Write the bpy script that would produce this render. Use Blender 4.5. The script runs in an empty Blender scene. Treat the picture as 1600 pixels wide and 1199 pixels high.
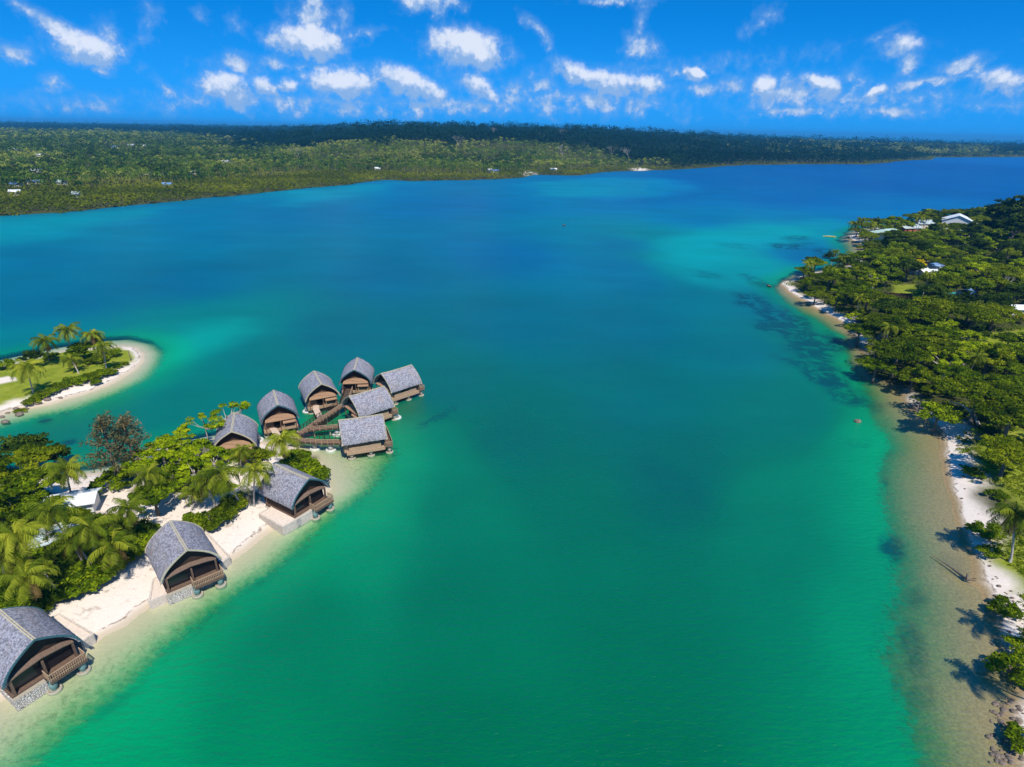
import bpy, math, random
import numpy as np
from mathutils import Vector, Matrix

random.seed(7)
rng = np.random.default_rng(7)
PI = math.pi
SC = bpy.context.scene
COL = SC.collection

# ------------------------------------------------------------------ camera
CAM_H = 60.0
FOC = 925.0
PITCH = math.radians(23.3)
ROLL = math.radians(1.0)
f0 = Vector((0, math.cos(PITCH), -math.sin(PITCH)))
r0 = Vector((1, 0, 0))
u0 = r0.cross(f0)
cr = r0 * math.cos(ROLL) + u0 * math.sin(ROLL)
cu = u0 * math.cos(ROLL) - r0 * math.sin(ROLL)
cd = bpy.data.cameras.new('camera')
cam = bpy.data.objects.new('camera', cd)
COL.objects.link(cam)
cam.matrix_world = Matrix(((cr.x, cu.x, -f0.x, 0), (cr.y, cu.y, -f0.y, 0), (cr.z, cu.z, -f0.z, CAM_H), (0, 0, 0, 1)))
cd.sensor_width = 36
cd.lens = 36 * FOC / 1600
cd.clip_start = 0.5
cd.clip_end = 200000
SC.camera = cam


def ray(u, v):
    d = f0 + cr * ((u - 800) / FOC) - cu * ((v - 599.5) / FOC)
    return d.normalized()


def G(u, v, z=0.0, far=30000):
    """where the sight line of photo point (u, v) meets the height z"""
    d = ray(u, v)
    t = (z - CAM_H) / d.z if d.z < -1e-5 else far
    t = min(t, far)
    return Vector((d.x * t, d.y * t, z))


def GP(pts, z=0.0):
    return np.array([[p.x, p.y] for p in (G(u, v, z) for u, v in pts)])


# ------------------------------------------------------------------ noise
_perm = np.random.default_rng(3).random((256, 256))


def vnoise(x, y, s):
    x = np.asarray(x, float) / s; y = np.asarray(y, float) / s
    xi = np.floor(x).astype(int); yi = np.floor(y).astype(int)
    fx = x - xi; fy = y - yi
    fx = fx * fx * (3 - 2 * fx); fy = fy * fy * (3 - 2 * fy)
    a = _perm[xi & 255, yi & 255]; b = _perm[(xi + 1) & 255, yi & 255]
    c = _perm[xi & 255, (yi + 1) & 255]; d = _perm[(xi + 1) & 255, (yi + 1) & 255]
    return (a * (1 - fx) + b * fx) * (1 - fy) + (c * (1 - fx) + d * fx) * fy


def fbm(x, y, s, o=4):
    t = 0; a = 0.5; n = 0
    for i in range(o):
        t = t + a * vnoise(np.asarray(x) + 37 * i, np.asarray(y) - 91 * i, s); n += a
        a *= 0.5; s *= 0.5
    return t / n


def sstep(a, b, x):
    t = np.clip((np.asarray(x, float) - a) / (b - a), 0, 1)
    return t * t * (3 - 2 * t)


def inside(P, poly):
    x, y = P[:, 0], P[:, 1]
    r = np.zeros(len(P), bool)
    n = len(poly)
    for i in range(n):
        x1, y1 = poly[i]; x2, y2 = poly[(i + 1) % n]
        if y1 == y2: continue
        c = ((y1 > y) != (y2 > y)) & (x < (x2 - x1) * (y - y1) / (y2 - y1) + x1)
        r ^= c
    return r


def dist(P, poly):
    d = np.full(len(P), 1e18)
    n = len(poly)
    for i in range(n):
        a = poly[i]; b = poly[(i + 1) % n]
        ab = b - a; L = (ab ** 2).sum()
        if L < 1e-9: continue
        t = np.clip(((P - a) @ ab) / L, 0, 1)
        q = (P[:, 0] - a[0] - t * ab[0]) ** 2 + (P[:, 1] - a[1] - t * ab[1]) ** 2
        d = np.minimum(d, q)
    return np.sqrt(d)


def sdist(P, poly):
    d = dist(P, poly)
    return np.where(inside(P, poly), d, -d)


# ------------------------------------------------------------------ shorelines
far_line = [(-900, 420), (-400, 372), (-100, 345), (0, 337), (100, 332), (200, 322), (300, 313), (400, 304), (480, 293), (560, 286), (592, 281),
            (610, 281), (640, 283), (720, 282), (800, 279), (830, 273), (900, 274), (960, 268), (1030, 266), (1100, 262), (1160, 258),
            (1250, 257), (1350, 257), (1365, 256), (1420, 250.5), (1452, 249.5), (1455, 246.5), (1480, 246), (1600, 245.5), (1750, 244), (2100, 246)]
far_back = [(5200, 1900), (4200, 3800), (2600, 4300), (1500, 4600), (300, 7500), (-3000, 11000), (-12000, 13000), (-15000, 2000)]
LAND_FAR = np.vstack([GP(far_line), np.array(far_back, float)])
LAND_BAY = GP([(-300, 1330), (-80, 1150), (0, 1098), (60, 1058), (130, 1015), (200, 975), (245, 945), (300, 915), (345, 890), (385, 862), (420, 835),
               (445, 815), (490, 790), (520, 765), (512, 742), (500, 722), (478, 704), (455, 697), (430, 696), (405, 690), (385, 690), (365, 688),
               (340, 686), (300, 690), (260, 702), (240, 708), (200, 728), (180, 738), (140, 741), (100, 744), (60, 748), (20, 740), (-60, 760),
               (-400, 830), (-800, 1000), (-900, 1330)])
SHELF_BAY = GP([(-300, 1480), (-80, 1290), (20, 1215), (110, 1130), (200, 1065), (262, 1005), (330, 950), (400, 900), (470, 848), (540, 795),
                (595, 750), (622, 712), (600, 690), (540, 690), (480, 690), (440, 683), (400, 680), (330, 677), (250, 695), (200, 712), (140, 726),
                (60, 730), (-60, 740), (-400, 800), (-900, 900), (-1200, 1480)])
LAND_ISLE = GP([(-300, 730), (-100, 678), (-30, 657), (0, 648), (28, 640), (79, 632), (143, 613), (182, 597), (212, 578), (225, 564), (226, 553),
                (213, 543), (190, 541), (174, 544), (140, 545), (101, 549), (60, 558), (32, 566), (10, 571), (-60, 581), (-300, 610)])
SHELF_ISLE = GP([(-300, 745), (-60, 690), (0, 668), (60, 650), (120, 638), (183, 614), (228, 592), (246, 572), (254, 550), (238, 533), (200, 525),
                 (150, 528), (90, 538), (0, 556), (-60, 565), (-300, 587)])
LAWN_ISLE = GP([(-300, 700), (-60, 652), (0, 638), (30, 629), (60, 622), (90, 611), (110, 606), (150, 596), (178, 586), (196, 575), (209, 566), (200, 555),
                (184, 546), (140, 551), (101, 554), (60, 563), (30, 571), (0, 577), (-300, 620)])
BUNKER = GP([(-14, 598), (0, 597), (14, 596), (26, 597), (30, 600), (24, 604), (10, 607), (0, 608), (-14, 607)])
LAND_EAST = GP([(2300, 285), (1800, 300), (1640, 318), (1560, 329), (1500, 339), (1420, 350), (1345, 360), (1324, 370), (1330, 376), (1342, 381), (1343, 392),
                (1340, 404), (1336, 412), (1310, 420), (1285, 424), (1255, 428), (1236, 435), (1217, 444), (1228, 455), (1247, 466), (1269, 480),
                (1294, 494), (1310, 502), (1326, 516), (1334, 530), (1340, 545), (1346, 562), (1358, 583), (1400, 605), (1412, 622), (1418, 638), (1436, 654),
                (1462, 676), (1467, 688), (1473, 731), (1481, 773), (1492, 816), (1509, 851), (1513, 880), (1512, 908), (1533, 924), (1546, 973),
                (1554, 1001), (1563, 1030), (1590, 1076), (1560, 1100), (1552, 1120), (1556, 1143), (1571, 1185), (1590, 1250), (1620, 1400), (1700, 1700),
                (5000, 1700), (9000, 500)])
SHELF_EAST = GP([(2300, 283), (1800, 297), (1640, 315), (1500, 336), (1420, 347), (1335, 356), (1308, 372), (1318, 384), (1322, 400), (1300, 416), (1250, 424),
                 (1222, 435), (1205, 446), (1222, 470), (1270, 496), (1306, 520), (1325, 555), (1340, 600), (1362, 640), (1380, 690), (1392, 740),
                 (1388, 800), (1393, 860), (1402, 920), (1408, 980), (1402, 1040), (1412, 1100), (1432, 1199), (1450, 1320), (1500, 1700), (5200, 1900), (9000, 480)])
LAWN_EAST = [GP(p) for p in ([(1395, 452), (1430, 452), (1440, 470), (1385, 473)],
                             [(1545, 528), (1600, 525), (1640, 548), (1600, 560), (1550, 552), (1520, 545)],
                             [(1520, 700), (1600, 690), (1700, 700), (1700, 800), (1600, 810), (1545, 770)],
                             [(1540, 880), (1600, 830), (1700, 850), (1700, 960), (1600, 950), (1560, 940)])]


def land_info(P):
    """signed distances (positive on land) and heights of ground at P"""
    wob = (fbm(P[:, 0], P[:, 1], 7, 3) - 0.5) * 1.6
    r = np.hypot(P[:, 0], P[:, 1])
    wobf = (fbm(P[:, 0], P[:, 1], 60, 4) - 0.5) * 26
    sb = sdist(P, LAND_BAY) + wob
    si = sdist(P, LAND_ISLE) + wob * 0.8
    se = sdist(P, LAND_EAST) + wob * 1.5
    sf = sdist(P, LAND_FAR) + wobf
    wob2 = (fbm(P[:, 0] + 500, P[:, 1], 14, 4) - 0.5) * 5.0
    hb = sdist(P, SHELF_BAY) + wob2 * .7
    hi = sdist(P, SHELF_ISLE) + wob2 * .3
    he = sdist(P, SHELF_EAST) + wob2 * 1.3
    s = np.maximum.reduce([sb, si, se, sf])
    h = np.full(len(P), -30.0)
    # sea bed round each shelf
    for sl, sh in ((sb, hb), (si, hi), (se, he)):
        t = np.clip(-sl, 0, None) / (np.clip(-sl, 0, None) + np.clip(sh, 0.01, None))
        bed = np.where(sh > 0, -1.25 * (.25 * t + .75 * t ** 2.6), -1.25 - 4.75 * (1 - np.exp(sh / 12.0)) - np.clip(-sh, 0, 400) * 0.02)
        h = np.maximum(h, bed)
    bedf = -0.9 - 3.1 * (1 - np.exp(-np.clip(-sf, 0, None) / 14)) - np.clip(-sf, 0, 1500) * .012
    h = np.maximum(h, bedf)
    h = np.maximum(h, -12)
    und = (fbm(P[:, 0], P[:, 1], 16, 3) - .5)
    lb = np.where(sb > 0, 1.5 * (1 - np.exp(-np.clip(sb, 0, None) / 6)) + und * .5 * sstep(5, 15, sb), -99)
    li = np.where(si > 0, 1.3 * (1 - np.exp(-np.clip(si, 0, None) / 4)) + und * .5 * sstep(3, 10, si), -99)
    le = np.where(se > 0, 1.9 * (1 - np.exp(-np.clip(se, 0, None) / 6)) + und * 1.2 * sstep(5, 15, se) + 5 * sstep(20, 200, se), -99)
    az = np.degrees(np.arctan2(P[:, 0], P[:, 1]))
    hill = 28 * sstep(60, 520, sf) * sstep(-24, -8, az) * (1 - sstep(6, 22, az)) + 13 * sstep(150, 1500, sf) + 8 * sstep(60, 500, sf) * sstep(10, 20, az)
    hill = hill * (0.72 + 0.4 * fbm(P[:, 0], P[:, 1], 600, 3) + .3 * fbm(P[:, 0] + 77, P[:, 1], 170, 3))
    lf = np.where(sf > 0, 1.2 + 0.5 * np.clip(sf / 20, 0, 2) + hill, -99)
    h = np.maximum.reduce([h, lb, li, le, lf])
    return dict(s=s, sb=sb, si=si, se=se, sf=sf, hb=hb, hi=hi, he=he, h=h)


def ground_z(x, y):
    return float(land_info(np.array([[x, y]]))['h'][0])


def ground_zs(P):
    return land_info(np.asarray(P, float))['h']


# ------------------------------------------------------------------ object helpers
def meta(o, label=None, cat=None, group=None, kind=None):
    if label: o['label'] = label
    if cat: o['category'] = cat
    if group: o['group'] = group
    if kind: o['kind'] = kind
    return o


def link(name, me, parent=None, mats=()):
    o = bpy.data.objects.new(name, me)
    COL.objects.link(o)
    if parent: o.parent = parent
    for m in mats: me.materials.append(m)
    return o


def empty(name, loc=(0, 0, 0), rz=0.0):
    o = bpy.data.objects.new(name, None)
    o.location = loc; o.rotation_euler = (0, 0, rz); o.empty_display_size = 0.3
    COL.objects.link(o)
    return o


KIDS = {}


def kids(o):
    if o.name not in KIDS: KIDS[o.name] = list(o.children)
    return KIDS[o.name]


def copy_tree(o, parent=None):
    """a thing, its parts and their sub-parts"""
    c = o.copy(); COL.objects.link(c)
    if parent: c.parent = parent
    for ch in kids(o): copy_tree(ch, c)
    return c


def quads(name, V, F, attrs=None, smooth=False):
    """mesh from numpy vertices (n,3) and quads (m,4); attrs = dict of point floats"""
    V = np.asarray(V, np.float32); F = np.asarray(F, np.int32)
    me = bpy.data.meshes.new(name)
    k = F.shape[1]
    me.vertices.add(len(V)); me.vertices.foreach_set('co', V.ravel())
    me.loops.add(F.size); me.loops.foreach_set('vertex_index', F.ravel())
    me.polygons.add(len(F)); me.polygons.foreach_set('loop_start', np.arange(0, F.size, k, dtype=np.int32))
    me.polygons.foreach_set('loop_total', np.full(len(F), k, np.int32))
    me.polygons.foreach_set('use_smooth', np.full(len(F), smooth, bool))
    for n, a in (attrs or {}).items():
        at = me.attributes.new(n, 'FLOAT', 'POINT')
        at.data.foreach_set('value', np.asarray(a, np.float32))
    me.update(calc_edges=True)
    return me


class MB:
    """collects boxes, bars, tubes and sheets; build() links them as one mesh object"""
    def __init__(s): s.v = []; s.f = []; s.m = []

    def add(s, vs, fs, mi=0):
        n = len(s.v)
        s.v += [tuple(v) for v in vs]
        s.f += [tuple(i + n for i in f) for f in fs]
        s.m += [mi] * len(fs)

    def box(s, x0, x1, y0, y1, z0, z1, mi=0, M=None):
        vs = [Vector(p) for p in ((x0, y0, z0), (x1, y0, z0), (x1, y1, z0), (x0, y1, z0), (x0, y0, z1), (x1, y0, z1), (x1, y1, z1), (x0, y1, z1))]
        if M: vs = [M @ v for v in vs]
        s.add(vs, [(0, 3, 2, 1), (4, 5, 6, 7), (0, 1, 5, 4), (1, 2, 6, 5), (2, 3, 7, 6), (3, 0, 4, 7)], mi)

    def bar(s, a, b, w, h=None, mi=0):
        h = h or w
        a = Vector(a); b = Vector(b); d = (b - a)
        if d.length < 1e-6: return
        d.normalize()
        up = Vector((0, 0, 1)) if abs(d.z) < .95 else Vector((0, 1, 0))
        sx = d.cross(up).normalized(); sy = sx.cross(d)
        vs = []
        for p in (a, b):
            for i, j in ((-1, -1), (1, -1), (1, 1), (-1, 1)):
                vs.append(p + sx * (i * w / 2) + sy * (j * h / 2))
        s.add(vs, [(0, 1, 2, 3), (7, 6, 5, 4), (0, 4, 5, 1), (1, 5, 6, 2), (2, 6, 7, 3), (3, 7, 4, 0)], mi)

    def tube(s, pts, rs, n=8, mi=0, cap=True):
        pts = [Vector(p) for p in pts]; rings = []
        b = len(s.v)
        for i, p in enumerate(pts):
            d = (pts[min(i + 1, len(pts) - 1)] - pts[max(i - 1, 0)]).normalized()
            up = Vector((1, 0, 0)) if abs(d.x) < .9 else Vector((0, 1, 0))
            sx = d.cross(up).normalized(); sy = d.cross(sx)
            r = rs[i] if hasattr(rs, '__len__') else rs
            for k in range(n):
                a = 2 * PI * k / n
                s.v.append(tuple(p + sx * (r * math.cos(a)) + sy * (r * math.sin(a))))
        for i in range(len(pts) - 1):
            for k in range(n):
                k2 = (k + 1) % n
                s.f.append((b + i * n + k, b + i * n + k2, b + (i + 1) * n + k2, b + (i + 1) * n + k)); s.m.append(mi)
        if cap:
            s.f.append(tuple(b + k for k in range(n))); s.m.append(mi)
            s.f.append(tuple(b + (len(pts) - 1) * n + k for k in reversed(range(n)))); s.m.append(mi)

    def lathe(s, c, prof, n=14, mi=0):
        b = len(s.v); c = Vector(c)
        for r, z in prof:
            for k in range(n):
                a = 2 * PI * k / n
                s.v.append((c.x + r * math.cos(a), c.y + r * math.sin(a), c.z + z))
        for i in range(len(prof) - 1):
            for k in range(n):
                k2 = (k + 1) % n
                s.f.append((b + i * n + k, b + i * n + k2, b + (i + 1) * n + k2, b + (i + 1) * n + k)); s.m.append(mi)

    def build(s, name, mats, parent=None, smooth=False):
        me = bpy.data.meshes.new(name)
        me.from_pydata(s.v, [], s.f)
        mats = mats if isinstance(mats, (list, tuple)) else [mats]
        o = link(name, me, parent, mats)
        me.polygons.foreach_set('material_index', s.m)
        if smooth: me.polygons.foreach_set('use_smooth', [True] * len(me.polygons))
        return o


# ------------------------------------------------------------------ node helpers
class NT:
    def __init__(s, tree): s.t = tree; s.n = tree.nodes; s.l = tree.links

    def new(s, typ, **kw):
        nd = s.n.new(typ)
        for k, v in kw.items(): setattr(nd, k, v)
        return nd

    def put(s, sock, v):
        if hasattr(v, 'is_output') or isinstance(v, bpy.types.NodeSocket): s.l.new(v, sock)
        elif v is not None: sock.default_value = v

    def math(s, op, a, b=None, c=None, clamp=False):
        nd = s.new('ShaderNodeMath', operation=op); nd.use_clamp = clamp
        for i, v in enumerate((a, b, c)):
            if v is not None: s.put(nd.inputs[i], v)
        return nd.outputs[0]

    def mix(s, f, a, b, mode='MIX'):
        nd = s.new('ShaderNodeMix', data_type='RGBA', blend_type=mode)
        s.put(nd.inputs[0], f)
        for i, v in ((6, a), (7, b)):
            if isinstance(v, tuple) and len(v) == 3: v = (*v, 1)
            s.put(nd.inputs[i], v)
        return nd.outputs[2]

    def noise(s, vec, scale, detail=4, rough=.55, dist=0):
        nd = s.new('ShaderNodeTexNoise')
        if vec is not None: s.put(nd.inputs['Vector'], vec)
        nd.inputs['Scale'].default_value = scale; nd.inputs['Detail'].default_value = detail
        nd.inputs['Roughness'].default_value = rough; nd.inputs['Distortion'].default_value = dist
        return nd.outputs['Fac']

    def ramp(s, f, stops, interp='LINEAR'):
        nd = s.new('ShaderNodeValToRGB'); nd.color_ramp.interpolation = interp
        e = nd.color_ramp.elements
        while len(e) < len(stops): e.new(0.5)
        for i, (p, c) in enumerate(stops):
            e[i].position = p
            e[i].color = (*c, 1) if hasattr(c, '__len__') else (c, c, c, 1)
        s.put(nd.inputs[0], f)
        return nd.outputs[0]

    def range(s, v, a, b, c=0.0, d=1.0, smooth=False):
        nd = s.new('ShaderNodeMapRange')
        if smooth: nd.interpolation_type = 'SMOOTHSTEP'
        s.put(nd.inputs[0], v)
        for i, q in enumerate((a, b, c, d)): nd.inputs[i + 1].default_value = q
        return nd.outputs[0]

    def attr(s, name):
        nd = s.new('ShaderNodeAttribute'); nd.attribute_name = name
        return nd.outputs['Fac']

    def geo(s): return s.new('ShaderNodeNewGeometry').outputs['Position']

    def obj(s): return s.new('ShaderNodeTexCoord').outputs['Object']

    def rnd(s): return s.new('ShaderNodeObjectInfo').outputs['Random']

    def scaled(s, vec, sc, rot=(0, 0, 0)):
        nd = s.new('ShaderNodeMapping'); s.put(nd.inputs[0], vec)
        nd.inputs['Scale'].default_value = sc; nd.inputs['Rotation'].default_value = rot
        return nd.outputs[0]

    def bump(s, h, strength=.3, dist=.1, nrm=None):
        nd = s.new('ShaderNodeBump'); s.put(nd.inputs['Height'], h)
        nd.inputs['Strength'].default_value = strength; nd.inputs['Distance'].default_value = dist
        if nrm is not None: s.put(nd.inputs['Normal'], nrm)
        return nd.outputs[0]


def mat(name):
    m = bpy.data.materials.new(name); m.use_nodes = True
    t = NT(m.node_tree); t.n.clear()
    t.out = t.new('ShaderNodeOutputMaterial')
    return m, t


def principled(t, col, rough=.8, spec=.3, nrm=None, metal=0):
    p = t.new('ShaderNodeBsdfPrincipled')
    if isinstance(col, tuple) and len(col) == 3: col = (*col, 1)
    t.put(p.inputs['Base Color'], col); t.put(p.inputs['Roughness'], rough)
    p.inputs['Specular IOR Level'].default_value = spec; p.inputs['Metallic'].default_value = metal
    if nrm is not None: t.put(p.inputs['Normal'], nrm)
    t.l.new(p.outputs[0], t.out.inputs['Surface'])
    return p


def plain(name, c, rough=.8, var=.25, sc=3.0, spec=.25, bump=.2):
    m, t = mat(name)
    n = t.noise(t.obj(), sc, 5, .6)
    lo = tuple(x * (1 - var) for x in c); hi = tuple(min(1, x * (1 + var)) for x in c)
    principled(t, t.ramp(n, [(.3, lo), (.7, hi)]), rough, spec, t.bump(n, bump, .05))
    return m


def leafmat(name, dark, mid, light, trans=.35, tint=.3):
    m, t = mat(name)
    r = t.attr('rnd'); o = t.rnd()
    v = t.math('ADD', t.math('MULTIPLY', r, 1 - tint), t.math('MULTIPLY', o, tint))
    c = t.ramp(v, [(0.08, dark), (.5, mid), (.92, light)])
    d = t.new('ShaderNodeBsdfDiffuse'); t.put(d.inputs[0], c)
    tr = t.new('ShaderNodeBsdfTranslucent'); t.put(tr.inputs[0], t.mix(.5, c, light))
    mx = t.new('ShaderNodeMixShader'); mx.inputs[0].default_value = trans
    t.l.new(d.outputs[0], mx.inputs[1]); t.l.new(tr.outputs[0], mx.inputs[2])
    t.l.new(mx.outputs[0], t.out.inputs['Surface'])
    return m


M = {}
M['leaf_green'] = leafmat('leaf_green', (.015, .045, .003), (.11, .18, .006), (.32, .40, .010))
M['leaf_dark'] = leafmat('leaf_dark', (.008, .024, .006), (.04, .08, .010), (.11, .16, .015))
M['leaf_yellow'] = leafmat('leaf_yellow', (.05, .11, .004), (.24, .34, .006), (.52, .58, .012))
M['leaf_olive'] = leafmat('leaf_olive', (.015, .045, .003), (.13, .185, .006), (.35, .38, .012))
M['leaf_palm'] = leafmat('leaf_palm', (.02, .05, .005), (.14, .19, .012), (.50, .50, .04), .3, .25)
M['leaf_dry'] = leafmat('leaf_dry', (.05, .03, .012), (.16, .10, .03), (.30, .20, .07), .2)
M['leaf_feather'] = leafmat('leaf_feather', (.03, .045, .015), (.14, .13, .05), (.33, .24, .12), .25)
M['leaf_flower'] = leafmat('leaf_flower', (.10, .13, .004), (.42, .36, .01), (.8, .62, .01))
M['leaf_orange'] = leafmat('leaf_orange', (.15, .08, .01), (.4, .22, .02), (.6, .38, .04))
M['leaf_mangrove'] = leafmat('leaf_mangrove', (.025, .05, .003), (.12, .155, .006), (.29, .30, .012), .3)
M['leaf_farpalm'] = leafmat('leaf_farpalm', (.03, .08, .006), (.14, .21, .02), (.42, .40, .08), .25)
M['leaf_forest_shaded'] = leafmat('leaf_forest_shaded', (.002, .012, .008), (.008, .032, .018), (.025, .07, .028), .2)  # dark forest leaves, with cloud shade and blue haze put into the colour
M['leaf_farmix'] = leafmat('leaf_farmix', (.006, .035, .006), (.04, .12, .010), (.17, .26, .02), .3)
M['bark'] = plain('bark', (.16, .13, .10), .9, .4, 4)
M['bark_pale'] = plain('bark_pale', (.42, .38, .33), .9, .3, 4)
M['kerb'] = plain('kerb', (.58, .50, .43), .9, .2, 3)
M['rock'] = plain('rock', (.19, .15, .12), .9, .5, 1.5)
M['concrete'] = plain('concrete', (.40, .35, .27), .85, .15, 2)
M['concrete_teal'] = plain('concrete_teal', (.16, .27, .25), .7, .2, 2)
M['wood_dark'] = plain('wood_dark', (.05, .028, .018), .8, .35, 5)
M['wood_brown'] = plain('wood_brown', (.15, .095, .065), .8, .3, 5)
M['wood_tan'] = plain('wood_tan', (.42, .28, .18), .8, .25, 5)
M['wood_pale'] = plain('wood_pale', (.60, .46, .36), .8, .2, 5)
M['trim_tan'] = plain('trim_tan', (.50, .44, .30), .8, .25, 5)
M['trim_teal'] = plain('trim_teal', (.05, .13, .15), .7, .25, 5)
M['glass'] = plain('glass', (.012, .012, .015), .15, .2, 1, .5, 0)
M['void'] = plain('void', (.008, .006, .005), .9, .2, 1, .1, 0)
M['pile_white'] = plain('pile_white', (.60, .60, .56), .7, .1, 2)
M['white'] = plain('white', (.80, .80, .80), .6, .06, 2)
M['metal_roof_white'] = plain('metal_roof_white', (.78, .80, .80), .45, .08, .6)
M['metal_roof_green'] = plain('metal_roof_green', (.42, .56, .50), .45, .12, .6)
M['metal_roof_grey'] = plain('metal_roof_grey', (.45, .52, .52), .45, .15, .6)
M['metal_roof_blue'] = plain('metal_roof_blue', (.16, .28, .50), .45, .15, .6)
M['metal_roof_rust'] = plain('metal_roof_rust', (.40, .20, .13), .6, .3, .6)
M['wall_cream'] = plain('wall_cream', (.70, .62, .50), .8, .1, 2)
M['wall_red'] = plain('wall_red', (.45, .12, .07), .8, .15, 2)
M['pool'] = plain('pool', (.05, .40, .40), .1, .1, 1, .5, 0)
M['yellow_paint'] = plain('yellow_paint', (.75, .60, .15), .5, .1, 2)


def mat_thatch(name, base, warm):
    m, t = mat(name)
    o = t.obj()
    # rows of shingles run along the ridge; 'slope' is the run down the roof
    sl = t.attr('slope')
    cx = t.new('ShaderNodeCombineXYZ'); sep = t.new('ShaderNodeSeparateXYZ'); t.put(sep.inputs[0], o)
    row = t.math('FLOOR', t.math('MULTIPLY', sl, 6.0))
    t.put(cx.inputs[0], t.math('ADD', t.math('MULTIPLY', sep.outputs[1], 5.5), t.math('MULTIPLY', row, 7.31)))
    t.put(cx.inputs[1], t.math('MULTIPLY', row, 1.7)); t.put(cx.inputs[2], t.rnd())
    wn = t.new('ShaderNodeTexWhiteNoise'); wn.noise_dimensions = '3D'
    fl = t.new('ShaderNodeVectorMath', operation='FLOOR'); t.put(fl.inputs[0], cx.outputs[0]); t.put(wn.inputs[0], fl.outputs[0])
    ov = t.new('ShaderNodeVectorMath', operation='ADD'); t.put(ov.inputs[0], o); t.put(ov.inputs[1], t.math('MULTIPLY', t.rnd(), 57))
    patch = t.noise(ov.outputs[0], .5, 5, .65)
    fine = t.noise(o, 8, 5, .8)
    v = t.math('ADD', t.math('MULTIPLY', wn.outputs[0], .55), t.math('MULTIPLY', fine, .45))
    dk = tuple(c * .5 for c in base); lt = tuple(min(1, c * 1.5) for c in base)
    c = t.ramp(v, [(.22, dk), (.5, base), (.8, lt)])
    c = t.mix(t.range(patch, .5, .75, 0, .55), c, warm)
    fr = t.math('FRACT', t.math('MULTIPLY', sl, 6.0))
    h = t.math('ADD', t.math('MULTIPLY', fr, .6), t.math('MULTIPLY', v, .8))
    principled(t, c, .85, .25, t.bump(h, .5, .05))
    return m


M['thatch'] = mat_thatch('thatch', (.27, .265, .305), (.36, .29, .25))
M['awning'] = plain('awning', (.33, .20, .12), .9, .35, 6, .2, .5)
M['awning_dark'] = plain('awning_dark', (.17, .115, .085), .9, .35, 6, .2, .5)


def mat_stonewall():
    m, t = mat('stone_wall')
    vo = t.new('ShaderNodeTexVoronoi'); vo.feature = 'DISTANCE_TO_EDGE'; t.put(vo.inputs['Vector'], t.obj()); vo.inputs['Scale'].default_value = 4.2
    vc = t.new('ShaderNodeTexVoronoi'); t.put(vc.inputs['Vector'], t.obj()); vc.inputs['Scale'].default_value = 4.2
    c = t.mix(t.range(vc.outputs['Color'], 0, 1), (.55, .48, .42), (.78, .72, .66))
    c = t.mix(t.range(vo.outputs['Distance'], .02, .10, 1, 0), c, (.06, .05, .05))
    principled(t, c, .9, .2, t.bump(vo.outputs['Distance'], .8, .15))
    return m


M['stone_wall'] = mat_stonewall()


# ------------------------------------------------------------------ ground and water sheets
def polar(az0, az1, na, rs):
    a = np.radians(np.linspace(az0, az1, na))
    A, R = np.meshgrid(a, rs)
    P = np.stack([R.ravel() * np.sin(A.ravel()), R.ravel() * np.cos(A.ravel())], 1)
    nr = len(rs)
    i = np.arange(nr - 1)[:, None] * na + np.arange(na - 1)[None, :]
    F = np.stack([i, i + 1, i + na + 1, i + na], -1).reshape(-1, 4)[:, ::-1]
    return P, F


def idw(P, pts, vals, p=3.6):
    """spread values given at points over the plane, in (bearing, log range)"""
    q = np.stack([np.arctan2(P[:, 0], P[:, 1]) * 1.6, np.log(np.hypot(P[:, 0], P[:, 1]))], 1)
    c = np.stack([np.arctan2(pts[:, 0], pts[:, 1]) * 1.6, np.log(np.hypot(pts[:, 0], pts[:, 1]))], 1)
    num = np.zeros((len(P), vals.shape[1])); den = np.zeros(len(P))
    for k in range(len(pts)):
        d2 = ((q - c[k]) ** 2).sum(1) + 4e-3
        w = d2 ** (-p / 2); den += w; num += w[:, None] * vals[k]
    return num / den[:, None]


# reef and weed beds: (u, v, half width, half height, turn, strength)
REEF = [(70, 657, 17, 6, -12, .9), (100, 648, 20, 4, -12, .6), (108, 691, 20, 6, -10, .9), (140, 640, 9, 3, -10, .5),
        (1175, 475, 26, 9, 35, .7), (1215, 505, 34, 12, 40, .85), (1255, 545, 40, 12, 30, .8), (1290, 590, 45, 16, 20, .95), (1325, 620, 30, 14, 30, .8),
        (1250, 500, 26, 8, 25, .6), (1300, 530, 22, 12, 40, .5), (1345, 690, 22, 8, 0, .35), (1385, 750, 12, 8, 0, .8), (1392, 860, 26, 26, 10, .8),
        (1430, 1010, 22, 60, -15, .55), (1435, 930, 26, 22, 0, .4), (1440, 1080, 26, 26, 0, .4), (1405, 1060, 14, 24, 0, .3),
        (1110, 430, 36, 8, 10, .45), (1150, 385, 40, 6, 5, .3), (1230, 385, 46, 8, 0, .75), (1290, 395, 30, 10, 10, .8), (1180, 440, 34, 8, 20, .55), (1245, 372, 30, 5, 0, .6),
        (1330, 400, 14, 10, 0, .5), (690, 648, 34, 7, -25, .45), (1060, 760, 110, 30, 35, .13), (800, 690, 100, 40, 10, .08), (1490, 880, 26, 16, 20, .3), (660, 665, 16, 6, -20, .4), (330, 968, 60, 12, -38, .22), (450, 880, 60, 10, -35, .22), (180, 1100, 60, 14, -30, .2), (1350, 560, 16, 20, 0, .5), (1335, 520, 14, 14, 0, .5), (1200, 478, 40, 7, 38, .6)]


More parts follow.
